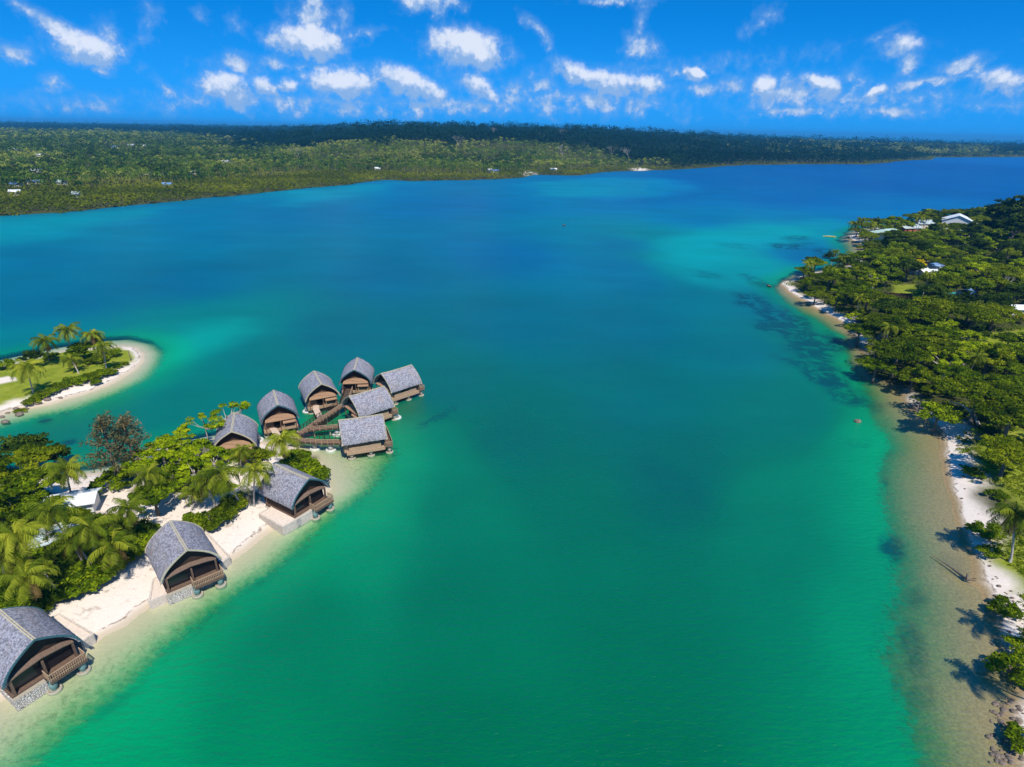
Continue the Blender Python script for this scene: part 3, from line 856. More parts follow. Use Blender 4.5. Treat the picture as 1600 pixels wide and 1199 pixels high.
    for px, py in pl:
        b = MB(); b.lathe((px, py, 0), [(.30, -4), (.30, .1), (.34, .3), (.48, .5), (.42, 1.0), (.32, 1.2), (.30, 1.6)], 16); q = b.build('pile', M['concrete' if kind == 'water' else 'concrete_teal'], r, True)
        b = MB(); b.lathe((px, py, 0), [(.45, -2), (.80, -1.6), (.84, .06), (.78, .16), (.62, .16), (.58, .04), (.30, .02)], 20); b.build('ring_base', M['concrete'], q, True)
    if kind == 'beach':
        b = MB(); b.box(-3.9, 3.9, -4.1, 4.28, -1, ZF - .66); b.box(.45, 3.95, 4.28, 4.95, -1, ZF - .3)
        b.build('stone_base', M['stone_wall'], r)
        b = MB(); b.box(.5, 3.9, 4.35, 4.9, ZF - .299, ZF - .2); b.build('terrace', M['concrete'], r)
    # bring the body to the size of the roof
    for o in [q for q in r.children if q.name.split('.')[0] not in ('roof', 'ridge_cap', 'bargeboard')]:
        for q in [o] + list(o.children):
            pile = q.name.split('.')[0] in ('pile', 'ring_base')
            for v in q.data.vertices:
                v.co.x *= .9; v.co.y *= .89
                if not pile and v.co.z > .5: v.co.z -= .2
    return r


def place_bungalow(o, front, back, label, group, flip=False, key='-y'):
    """front = photo point of the near/entrance tip of the ridge, back = the other tip"""
    A = G(*front, ZR); B = G(*back, ZR); c = (A + B) / 2; d = (A - B)
    if key == '+y': d = -d
    # local -y points from B to A
    ang = math.atan2(d.y, d.x) + PI / 2
    o.location = (c.x, c.y, 0); o.rotation_euler = (0, 0, ang)
    print('bungalow', label[:40], 'ridge', round((A - B).length, 2), 'at', [round(q, 1) for q in c])
    meta(o, label, 'bungalow', group)
    return c, ang


pw = make_bungalow('water', 'trim_teal'); pb = make_bungalow('beach', 'trim_teal')
pw2 = make_bungalow('water', 'trim_tan'); pb2 = make_bungalow('beach', 'trim_tan')
GW = 'thatched bungalows on piles over the lagoon'
GB = 'thatched bungalows on the sandy beach'
BUNG = {}
cw = lambda p: copy_tree(p)
place_bungalow(pw, (434.4, 633.8), (426.9, 608.8), 'grey thatched bungalow on piles, nearest the tall palm, facing the shore end of the walkway', GW)
place_bungalow(pw2, (501.9, 599.6), (490.6, 579.9), 'grey thatched bungalow with tan roof trim, reached by the pale forked ramp', GW)
place_bungalow(cw(pw), (552.9, 578.4), (558.7, 558.2), 'overwater thatched bungalow at the far end of the long diagonal boardwalk', GW)
o = cw(pw2); place_bungalow(o, (596.6, 583.5), (641.6, 570.4), 'overwater bungalow farthest out to sea, just behind the side-on middle one', GW)
o = cw(pw2); place_bungalow(o, (546.9, 618.8), (598.4, 603.8), 'side-on thatched bungalow in the middle of the cluster, behind the windowed one', GW)
o = cw(pw2); place_bungalow(o, (529, 656.6), (597.5, 646.9), 'side-on thatched bungalow with three dark side windows over pale shallows', GW)
o = cw(pw2); place_bungalow(o, (362, 670), (365.5, 648.4), 'thatched bungalow half hidden behind a sprawling yellow-green tree', GW)
place_bungalow(pb, (482.5, 748.6), (429.6, 725), 'beach bungalow beside the palms and a square raised sand terrace', GB, key='+y')
place_bungalow(pb2, (291, 858), (266, 815), 'beach bungalow with yellow-trimmed arch standing alone mid-beach with a palm shadow beside it', GB, key='+y')
o = copy_tree(pb); place_bungalow(o, (51, 997.5), (0, 955), 'largest-looking beach bungalow cut by the photo edge, with a long stone wall base', GB, key='+y')


# ------------------------------------------------------------------ boardwalks and ramps
def walkway(name, pts, w, label, cat, rail=True, z=None, m1='wood_brown', m2='wood_dark', group=None, piles=True):
    P3 = [G(*p[:2], p[2] if len(p) > 2 else 1.85) for p in pts]
    r = empty(name, (P3[0].x, P3[0].y, 0)); inv = Matrix.Translation(-r.location)
    d = MB(); ra = MB(); rb = MB(); po = []
    for a, b in zip(P3, P3[1:]):
        v = b - a; L = v.length; u = v.normalized(); s = u.cross(Vector((0, 0, 1))).normalized()
        n = max(1, int(L / .3))
        for i in range(n):
            q = a + v * ((i + .5) / n)
            d.bar(inv @ (q - s * w / 2), inv @ (q + s * w / 2), L / n * .88, .07)
        for q in (-.35, .35): d.bar(inv @ (a + s * q * w - Vector((0, 0, .16))), inv @ (b + s * q * w - Vector((0, 0, .16))), .14, .22)
        if rail:
            for sd, rr in ((-1, ra), (1, rb)):
                for h in (.35, .68, 1.0):
                    rr.bar(inv @ (a + s * sd * w / 2 + Vector((0, 0, h))), inv @ (b + s * sd * w / 2 + Vector((0, 0, h))), .07 if h < 1 else .13, .06)
                m = max(2, int(L / 1.1))
                for i in range(m + 1):
                    q = inv @ (a + v * (i / m) + s * sd * w / 2)
                    rr.bar(q + Vector((0, 0, -.15)), q + Vector((0, 0, 1.0)), .09)
        if piles:
            m = max(1, int(L / 4.2))
            for i in range(m):
                q = a + v * ((i + .5) / m)
                po.append(inv @ q)
    d.build('deck', M[m1], r)
    if rail: ra.build('railing', M['wood_dark'], r); rb.build('railing', M['wood_tan'], r)
    for q in po:
        b = MB(); b.lathe((q.x, q.y, 0), [(.16, -4), (.16, q.z - .2)], 10); b.build('pile', M['concrete'], r)
    meta(r, label, cat, group)
    return r


GJ = 'timber boardwalks between the overwater bungalows'
walkway('boardwalk', [(462, 682), (480, 670), (500, 656), (520, 643), (538, 631), (543, 618), (547.5, 604)], 1.7, 'long diagonal timber boardwalk with railings running out between the bungalows', 'boardwalk', group=GJ)
walkway('boardwalk', [(480, 672), (500, 669.5), (530, 667)], 1.6, 'short middle timber boardwalk leading towards the windowed bungalow, above the shallows', 'boardwalk', group=GJ)
walkway('boardwalk', [(452, 686.5), (480, 689), (505, 691), (532, 691)], 1.7, 'level timber boardwalk nearest the shore ending at the windowed bungalow', 'boardwalk', group=GJ)
GR = 'pale entrance ramps of the overwater bungalows'
walkway('entrance_ramp', [(501, 655), (494, 640), (493.5, 628)], 1.3, 'pale bent ramp rising from the diagonal boardwalk to the tan-trimmed bungalow', 'ramp', False, m1='wood_pale', group=GR)
walkway('entrance_ramp', [(538, 628), (546, 607)], 1.3, 'pale straight ramp at the far end of the diagonal boardwalk', 'ramp', False, m1='wood_pale', group=GR)
walkway('entrance_ramp', [(437, 685), (430, 675), (424, 666)], 1.3, 'pale ramp behind the palm crown leading to the bungalow nearest the shore', 'ramp', False, m1='wood_pale', group=GR)
for (u, v, lb) in ((492.5, 701, 'white ring-based pile under the shoreward half of the near boardwalk'), (517, 703, 'larger white ring-based pile under the near boardwalk, beside the windowed bungalow'),
                   (527, 679, 'white ring-based pile between the two level boardwalks'), (480, 643, 'lone white pile in open water beside the tan-trimmed bungalow'), (620, 653, 'lone white pile off the seaward deck of the cluster'),
                   (404, 688, 'white pile in the water beside the tree-hidden bungalow')):
    p = G(u, v); r = empty('mooring_pile', p)
    b = MB(); b.lathe((0, 0, 0), [(.28, -4), (.28, .3), (.5, .5), (.42, 1.0), (.24, 1.3), (.2, 1.7), (0, 1.75)], 14); b.build('post', M['pile_white'], r, True)
    b = MB(); b.lathe((0, 0, 0), [(.4, -2), (1.0, -1.6), (1.05, .12), (.95, .26), (.7, .26), (.66, .1), (.28, .08)], 20); b.build('ring_base', M['pile_white'], r, True)
    meta(r, lb, 'pile', 'white mooring piles round the boardwalks')


# ------------------------------------------------------------------ sand terraces held by low stone walls
def terrace(pts, z, label):
    P3 = [G(*p, z) for p in pts]; r = empty('raised_terrace', P3[0])
    Q = [p - P3[0] for p in P3]; n = len(Q)
    c = sum(Q, Vector()) / n
    b = MB()
    for i in range(n):
        a, d = Q[i], Q[(i + 1) % n]
        k = max(1, int((d - a).length / 1.2))
        for j in range(k):
            p, q = a.lerp(d, j / k), a.lerp(d, (j + 1) / k)
            up = Vector((0, 0, random.uniform(-.02, .05)))
            b.bar(p + Vector((0, 0, -.9)) + up, q + Vector((0, 0, -.9)) + up, .24 + random.uniform(-.04, .04), 1.95)
    b.build('stone_edge', M['kerb'], r)
    me = bpy.data.meshes.new('sand_fill')
    me.from_pydata([tuple(p + Vector((0, 0, -.02))) for p in Q] + [tuple(p + Vector((0, 0, -1.8))) for p in Q], [], [tuple(range(n))] + [(i, i + n, (i + 1) % n + n, (i + 1) % n) for i in range(n)])
    link('sand_fill', me, r, [M['sand_fill']])
    meta(r, label, 'terrace', 'raised sand terraces beside the beach bungalows')


M['sand_fill'] = plain('sand_fill', (.72, .60, .50), .95, .12, 2)
terrace([(405, 803), (442, 824), (487, 798), (452, 778)], 1.45, 'square raised terrace of pale sand beside the upper beach bungalow')
terrace([(233, 941), (262, 929), (300, 909), (283, 890), (240, 905)], 1.2, 'low sand terrace between the middle beach bungalow and the palm shadow')
terrace([(322, 832), (358, 870), (346, 880), (310, 838)], 1.35, 'narrow raised strip of sand behind the middle beach bungalow, slanting towards the water')
terrace([(92, 960), (145, 991), (128, 1003), (74, 968)], 1.4, 'narrow raised strip of sand behind the lowest beach bungalow, slanting towards the water')

# ------------------------------------------------------------------ foliage builders (numpy)
def leaf_quads(C, N, size, aspect=1.5, r=None, jit=.55):
    """one leaf-shaped quad per row of C, facing N (jittered)"""
    n = len(C)
    N = N + r.normal(0, jit, (n, 3)); N /= np.linalg.norm(N, axis=1)[:, None] + 1e-9
    T = np.cross(N, r.normal(0, 1, (n, 3))); T /= np.linalg.norm(T, axis=1)[:, None] + 1e-9
    B = np.cross(N, T)
    s = (size * r.uniform(.7, 1.3, n))[:, None]
    V = np.stack([C - T * s * aspect * .5, C - B * s * .42 + T * s * .1, C + T * s * aspect * .5, C + B * s * .42 + T * s * .1], 1).reshape(-1, 3)
    return V, np.arange(n * 4).reshape(n, 4)


def crown_mesh(name, seed, R, H, z0, nc, nl, leaf, cr=.34, flat=1.0, top=.25, m='leaf_green', hollow=.5, squash=.62, lobes=0):
    """leafy crown: nc clumps spread through an uneven ellipsoid, nl leaves on each"""
    r = np.random.default_rng(seed)
    D = r.normal(0, 1, (nc, 3)); D[:, 2] = np.abs(D[:, 2]) * (1 - top) + D[:, 2] * top
    D /= np.linalg.norm(D, axis=1)[:, None]
    rad = hollow + (1 - hollow) * r.random(nc) ** .6
    ang = np.arctan2(D[:, 1], D[:, 0])
    ph = r.uniform(0, 6.28, 4)
    uneven = 1 + .20 * np.sin(2 * ang + ph[0]) + .14 * np.sin(3 * ang + ph[1]) + .10 * np.sin(5 * ang + ph[2])
    Cc = D * rad[:, None] * np.column_stack([R * uneven, R * uneven, np.full(nc, H)])
    Cc[:, 2] += z0
    sz = cr * R * r.uniform(.6, 1.25, nc)
    k = np.repeat(np.arange(nc), nl)
    d = r.normal(0, 1, (nc * nl, 3)); d[:, 2] = np.abs(d[:, 2]) * .75 + d[:, 2] * .25
    d /= np.linalg.norm(d, axis=1)[:, None]
    P = Cc[k] + d * (sz[k] * (r.random(nc * nl) ** .35))[:, None] * np.array([1, 1, squash])
    V, F = leaf_quads(P, d + np.array([0, 0, .35]), leaf, 1.5, r)
    rv = np.clip(.5 + r.normal(0, .20, nc)[k] + r.normal(0, .17, nc * nl), 0, 1)
    me = quads(name, V, F, dict(rnd=np.repeat(rv, 4)))
    me.materials.append(M[m])
    return me, Cc


def trunk_mb(h, r0_, lean=(0, 0), seed=0, n=8, limbs=None, lr=.1):
    rr = random.Random(seed); b = MB()
    pts = [(lean[0] * (i / 6) ** 1.4 + rr.uniform(-.06, .06) * (i > 0), lean[1] * (i / 6) ** 1.4 + rr.uniform(-.06, .06) * (i > 0), -1.0 + (h + 1.0) * i / 6) for i in range(7)]
    b.tube(pts, [r0_ * (1.5 if i == 0 else 1.25 - .1 * i) for i in range(7)], n)
    top = Vector(pts[-2])
    for e in (limbs or []):
        e = Vector(e); mid = top.lerp(e, .5) + Vector((rr.uniform(-.4, .4), rr.uniform(-.4, .4), -.15 * (e - top).length + rr.uniform(0, .6)))
        b.tube([top, mid, e], [r0_ * .6, r0_ * .38, lr * .5], 6)
    return b


TREES = {}


def make_tree(key, name, seed, R, H, zc, trunk, m, nc=34, nl=90, leaf=.42, bark='bark', **kw):
    """thing = Empty > trunk, crown. zc: height of the crown's lowest middle"""
    r = empty(name)
    cm, Cc = crown_mesh('crown', seed, R, H, zc, nc, nl, leaf, m=m, **kw)
    c = link('crown', cm, r)
    lim = [tuple(Cc[i] * np.array([.85, .85, 1]) - np.array([0, 0, .3])) for i in range(0, len(Cc), max(1, len(Cc) // 9))]
    trunk_mb(zc, trunk, seed=seed, limbs=lim, lr=.09).build('trunk', M[bark], r, True)
    TREES[key] = (r, zc + H * .6)
    return r


BIN = []  # prototypes not used in place are removed at the end


def put_tree(key, loc, label, cat, group=None, rz=None, s=1.0, sz=None):
    r, hc = TREES[key]
    if not r.get('label'): o = r
    else: o = copy_tree(r)
    o.location = loc; o.rotation_euler = (0, 0, rng.uniform(0, 6.28) if rz is None else rz)
    o.scale = (s, s, sz or s)
    meta(o, label, cat, group)
    if not group and 'group' in o: del o['group']
    return o


# --- coconut palm
def frond(r, L, az, el, droop, nl=17, wid=.75, m=0):
    """returns leaflet quads of one frond starting at the origin"""
    ca, sa = math.cos(az), math.sin(az)
    pts = []; p = np.zeros(3); e = el
    ns = 9
    tw = r.uniform(-.25, .25)
    for i in range(ns + 1):
        pts.append(p.copy())
        a = az + tw * i / ns
        p = p + L / ns * np.array([math.cos(a) * math.cos(e), math.sin(a) * math.cos(e), math.sin(e)])
        e -= droop / ns * (1 + .8 * i / ns)
    pts = np.array(pts); V = []; F = []
    side = np.array([-sa, ca, 0])
    for i in range(ns):   # rachis
        w = .06 * (1 - i / ns) + .02
        a, b = pts[i], pts[i + 1]; n = len(V)
        V += [a - side * w, b - side * w * .8, b + side * w * .8, a + side * w]; F.append((n, n + 1, n + 2, n + 3))
    for q in range(nl):
        f = .10 + .90 * q / nl; i = min(int(f * ns), ns - 1); u = f * ns - i
        c = pts[i] * (1 - u) + pts[i + 1] * u; t_ = pts[i + 1] - pts[i]; t_ /= np.linalg.norm(t_)
        ll = wid * math.sin(PI * min(1, .22 + .78 * f) * .93) ** .7 * r.uniform(.85, 1.1) + .12
        for s in (-1, 1):
            up = np.cross(t_, side) * (-1 if np.cross(t_, side)[2] < 0 else 1)
            d = side * s * .78 + t_ * .55 - up * r.uniform(.15, .55) - np.array([0, 0, .25])
            d /= np.linalg.norm(d)
            w = t_ * .085
            tip = c + d * ll - np.array([0, 0, .12 * ll]); n = len(V)
            V += [c - w, c + w, tip + w * .25, tip - w * .25]; F.append((n, n + 1, n + 2, n + 3))
    return np.array(V), np.array(F)


def palm_crown(name, seed, n=22, L=4.2, m='leaf_palm', dry=2):
    r = np.random.default_rng(seed); VV = []; FF = []; RR = []; MI = []; b = 0
    for i in range(n):
        f = i / n; az = i * 2.399 + r.uniform(-.25, .25)
        el = 1.25 - 1.55 * f + r.uniform(-.12, .12); dr = 1.25 + .5 * r.random() + .3 * f
        dd = i >= n - dry
        if dd: el = -.75; dr = .8
        V, F = frond(r, L * r.uniform(.85, 1.08) * (.8 if i < 3 or dd else 1), az, el, dr, wid=.85)
        VV.append(V + np.array([0, 0, .1])); FF.append(F + b); b += len(V)
        RR.append(np.full(len(V), np.clip(.5 + r.normal(0, .22), 0, 1)) + np.repeat(r.normal(0, .08, len(V) // 4), 4)); MI += [1 if dd else 0] * len(F)
    me = quads(name, np.vstack(VV), np.vstack(FF), dict(rnd=np.clip(np.concatenate(RR), 0, 1)))
    me.materials.append(M[m]); me.materials.append(M['leaf_dry'])
    me.polygons.foreach_set('material_index', MI)
    return me


PCROWN = [palm_crown('crown', 100 + i, [22, 20, 24, 19][i], [4.3, 4.0, 4.5, 3.8][i]) for i in range(4)]
PCROWN_O = palm_crown('crown', 120, 20, 3.6, 'leaf_orange')


def put_palm(crown_px, z, label, group, base_px=None, s=1.0, i=None, mesh=None, loc=None, base=None):
    """coconut palm: crown seen at crown_px at height z above the sea, trunk to base"""
    C = G(*crown_px, z) if loc is None else Vector(loc)
    if base is not None: B = Vector(base)
    elif base_px: B = G(*base_px, 1.2)
    else: B = Vector((C.x + rng.uniform(-1, 1), C.y + rng.uniform(-1, 1), 0))
    B.z = ground_z(B.x, B.y)
    r = empty('coconut_palm', B); r.scale = (1, 1, 1)
    t_ = C - B; b = MB(); n = 9
    pts = [Vector((t_.x * (j / n) ** 1.25, t_.y * (j / n) ** 1.25, t_.z * j / n - (.6 if j == 0 else 0))) for j in range(n + 1)]
    b.tube(pts, [.27 if j == 0 else (.17 - .006 * j) for j in range(n + 1)], 8)
    b.build('trunk', M['bark_pale'], r, True)
    k = int(rng.integers(0, 4)) if i is None else i
    c = bpy.data.objects.new('crown', mesh or PCROWN[k]); COL.objects.link(c); c.parent = r; c.location = t_
    c.rotation_euler = (rng.uniform(-.12, .12), rng.uniform(-.12, .12), rng.uniform(0, 6.28)); c.scale = (s, s, s)
    if s > .85:
        b = MB()
        for q in range(6):
            a = q * 1.05; p = Vector((.28 * math.cos(a), .28 * math.sin(a), -.25 - .1 * (q % 2)))
            b.lathe(p, [(0, -.14), (.09, -.10), (.13, 0), (.09, .1), (0, .13)], 6)
        co = b.build('coconuts', M['coconut'], r, True); co.location = t_
    meta(r, label, 'palm', group)
    return r


M['coconut'] = plain('coconut', (.32, .26, .06), .6, .2, 4)

# ---- left peninsula palms
GL = 'coconut palms behind the beach bungalows'
for (cp, z, bp, s, lb) in (
    ((103, 735), 9, (112, 775), 1.1, 'full coconut palm standing at the channel bank behind the white roofed shed'),
    ((78, 802), 11, (138, 893), 1.05, 'tall palm with a long leaning trunk, just left of the white roofed shed'),
    ((140, 826), 10, (152, 880), 1.0, 'palm in the thicket just below the white roofed shed'),
    ((200, 797), 8, (206, 838), 1.0, 'upright palm on bare sand between the round bush and the white roofed shed'),
    ((176, 854), 7, (186, 893), 1.05, 'low spreading palm at the beach edge throwing its shadow beside the middle beach bungalow'),
    ((112, 843), 8, (148, 892), .9, 'shaded palm with thin crown between two taller palms'),
    ((41, 905), 8, (54, 940), 1.05, 'palm in the lower left thicket above the lowest beach bungalow'),
    ((2, 868), 9, (10, 905), 1.0, 'palm cut by the left photo edge above the lower thicket'),
    ((62, 886), 6, (98, 938), .8, 'small bent palm over the beach edge above the lowest beach bungalow'),
    ((345, 742), 8.5, (378, 792), 1.1, 'leaning palm whose trunk foot stands on the white beach near the sand terrace'),
    ((320, 752), 7.5, (338, 795), .95, 'palm tucked behind the leaning beach palm, leaning less'),
    ((398, 738), 8, (397, 790), 1.0, 'upright palm touching the roof of the upper beach bungalow'),
    ((442, 688), 8.5, (446, 723), 1.05, 'palm standing before the shore end of the boardwalks'),
    ((24, 838), 12, (60, 900), 1.0, 'palm rising from the thicket left of the tall long-trunked one'),
    ((232, 742), 8, (236, 770), .85, 'palm among the almond trees beside the sandy clearing'),
    ((303, 770), 4.5, (308, 792), .8, 'short young palm on the sand left of the leaning beach palm'),
    ((377, 706), 6, (376, 735), .75, 'small palm in front of the tree-hidden bungalow'),
): put_palm(cp, z, lb, GL, bp, s)
GI = 'coconut palms on the green islet'
for (cp, z, bp, s, lb) in (
    ((105, 517), 10, (112, 552), 1.15, 'tallest centre palm at the back of the lawn islet'),
    ((70, 534), 8, (77, 562), 1.1, 'palm left of the tallest one on the back shore of the lawn islet'),
    ((143, 524), 8, (148, 549), .95, 'palm right of the round trees on the lawn islet'),
    ((161, 542), 7.5, (166, 575), .9, 'slim palm near the sandy tip of the lawn islet'),
    ((41, 575), 8, (52, 613), 1.1, 'palm beside the sand bunker on the lawn islet'),
    ((111, 562), 4.5, (123, 583), .8, 'small leaning palm in the middle of the lawn islet'),
    ((152, 530), 6, (153, 552), .7, 'small palm just behind the slim one near the islet tip')):
    put_palm(cp, z, lb, GI, bp, s)
GRR = 'coconut palms along the eastern beach'
put_palm((1585, 806), 8.5, 'coconut palm beside the eastern beach, crown near the photo edge', GRR, (1579, 878), 1.05)
for S_px, z, bx, lb in (((1519, 851), 12.5, 4.5, 'palm leaning over the sand opposite the fallen trunk'), ((1540, 978), 11.5, 4.0, 'palm leaning over the narrow beach with a star shaped shadow'),
                        ((1532, 1060), 12.5, 4.5, 'palm leaning over the beach with the largest star shaped shadow')):
    g = G(*S_px); kx = S.x / S.z; ky = S.y / S.z
    put_palm(None, z, lb, GRR, loc=(g.x + kx * z, g.y + ky * z, z), base=(g.x + kx * z + bx, g.y + ky * z - 1.5, 0), s=1.1)
GH = 'slim palms by the white house across the bay'
for cp, z, s, lb in (((1336, 350), 11, 1.3, 'leftmost slim palm at the tip by the yellow bush'), ((1347, 345), 13, 1.3, 'taller slim palm second from the tip by the yellow bush'), ((1361, 352), 10, 1.3, 'palm at the tip closest to the pale green roof'),
                     ((1436, 340), 14, 1.3, 'palm sticking up behind the grey-green roofs, left one of the pair'), ((1443, 335), 15, 1.2, 'palm sticking up behind the grey-green roofs, right one of the pair'),
                     ((1317, 405), 9, 1.1, 'slim palm by the little bay of the eastern shore')):
    put_palm(cp, z, lb, GH, None, s)
put_palm((1496, 424), 7, 'orange-leaved dry palm in the eastern woods', None, None, 1.2, mesh=PCROWN_O)

# ------------------------------------------------------------------ tree kinds
make_tree('round1', 'broadleaf_tree', 11, 3.6, 2.7, 4.2, .28, 'leaf_green', 34, 95, .38)
make_tree('round2', 'broadleaf_tree', 12, 3.3, 3.1, 4.0, .26, 'leaf_olive', 32, 95, .36)
make_tree('round3', 'broadleaf_tree', 13, 3.9, 3.0, 4.4, .3, 'leaf_dark', 36, 95, .38)
make_tree('umb1', 'umbrella_tree', 21, 6.6, 2.2, 6.3, .42, 'leaf_olive', 64, 100, .40, cr=.24, hollow=.35, squash=.4, top=.1)
make_tree('umb2', 'umbrella_tree', 22, 5.8, 2.4, 5.8, .40, 'leaf_green', 56, 100, .40, cr=.25, hollow=.35, squash=.45, top=.1)
make_tree('umb3', 'umbrella_tree', 23, 7.2, 2.6, 6.8, .45, 'leaf_olive', 70, 100, .42, cr=.22, hollow=.35, squash=.4, top=.1)
make_tree('almond1', 'almond_tree', 31, 4.0, 1.7, 4.6, .24, 'leaf_yellow', 30, 70, .36, bark='bark_pale', cr=.22, hollow=.3, squash=.5, top=.15)
make_tree('almond2', 'almond_tree', 32, 3.2, 1.9, 3.7, .22, 'leaf_yellow', 26, 70, .36, bark='bark_pale', cr=.25, hollow=.3, squash=.55, top=.2)
make_tree('sparse', 'sparse_tree', 33, 4.2, 2.0, 6.6, .18, 'leaf_yellow', 17, 60, .34, bark='bark_pale', cr=.22, hollow=.55, squash=.45, top=.15)
make_tree('bush1', 'bush', 41, 1.9, 1.5, .7, .10, 'leaf_green', 20, 70, .30, cr=.42, top=.3)
make_tree('bush2', 'bush', 42, 2.1, 1.3, .6, .10, 'leaf_olive', 20, 70, .30, cr=.42, top=.3)
make_tree('flower', 'flowering_tree', 43, 2.6, 2.0, 2.6, .16, 'leaf_flower', 24, 80, .32)
make_tree('tall1', 'tall_dark_tree', 51, 4.6, 5.2, 6.5, .4, 'leaf_dark', 60, 90, .42, cr=.28, hollow=.45)
make_tree('slim1', 'slim_tree', 52, 2.3, 4.2, 4.2, .2, 'leaf_dark', 32, 80, .36, cr=.38, hollow=.4)


def feather_tree(seed):
    r = np.random.default_rng(seed); root = empty('casuarina_tree'); b = MB(); P = []; N = []
    H = 10.5; b.tube([(0, 0, -1), (.1, 0, H * .4), (-.1, .15, H * .75), (0, 0, H)], [.24, .18, .11, .04], 8)
    for i in range(34):
        z = 2.6 + (H - 2.8) * i / 34; a = i * 2.4 + r.uniform(-.3, .3); L = (2.9 * (1 - (z / H) ** 1.6) + .7) * r.uniform(.7, 1.15)
        e = np.array([math.cos(a) * L, math.sin(a) * L, z + L * .55])
        b.tube([(0, 0, z), tuple(e * np.array([.5, .5, 1]) - np.array([0, 0, L * .22])), tuple(e)], [.06, .045, .02], 5)
        for q in range(46):
            f = r.uniform(.35, 1.05); c = np.array([0, 0, z]) * (1 - f) + e * f + r.normal(0, .26, 3)
            P.append(c); N.append(r.normal(0, 1, 3))
    V, F = leaf_quads(np.array(P), np.array(N), .16, 4.2, r, .3)
    me = quads('crown', V, F, dict(rnd=np.repeat(np.clip(r.normal(.5, .25, len(P)), 0, 1), 4))); me.materials.append(M['leaf_feather'])
    link('crown', me, root); b.build('trunk', M['bark'], root, True)
    TREES['feather%d' % seed] = (root, 7)


feather_tree(1)


def bare_tree(name, seed, H, label):
    r = random.Random(seed); b = MB()

    def grow(p, d, L, rad, dep):
        q = p + d * L; b.tube([p, p.lerp(q, .5) + Vector((r.uniform(-.1, .1), r.uniform(-.1, .1), 0)) * L * .4, q], [rad, rad * .8, rad * .6], 5)
        if dep:
            for _ in range(3 if dep > 2 else 2):
                grow(q, (d + Vector((r.uniform(-.8, .8), r.uniform(-.8, .8), r.uniform(-.1, .5)))).normalized(), L * .68, rad * .58, dep - 1)
    grow(Vector((0, 0, -.5)), Vector((.05, 0, 1)), H * .35, .28, 5)
    return b.build(name, M['bark_pale'], None, True)


def px_tree(key, u, v, label, cat, group=None, s=1.0, rz=None, sz=None, up=None):
    """crown middle at photo point"""
    h = TREES[key][1] * (sz or s)
    p = G(u, v, h + (up if up is not None else 1.4))
    z = ground_z(p.x, p.y)
    if up is None: p = G(u, v, h + max(z, 0))
    return put_tree(key, (p.x, p.y, ground_z(p.x, p.y)), label, cat, group, rz, s, sz)


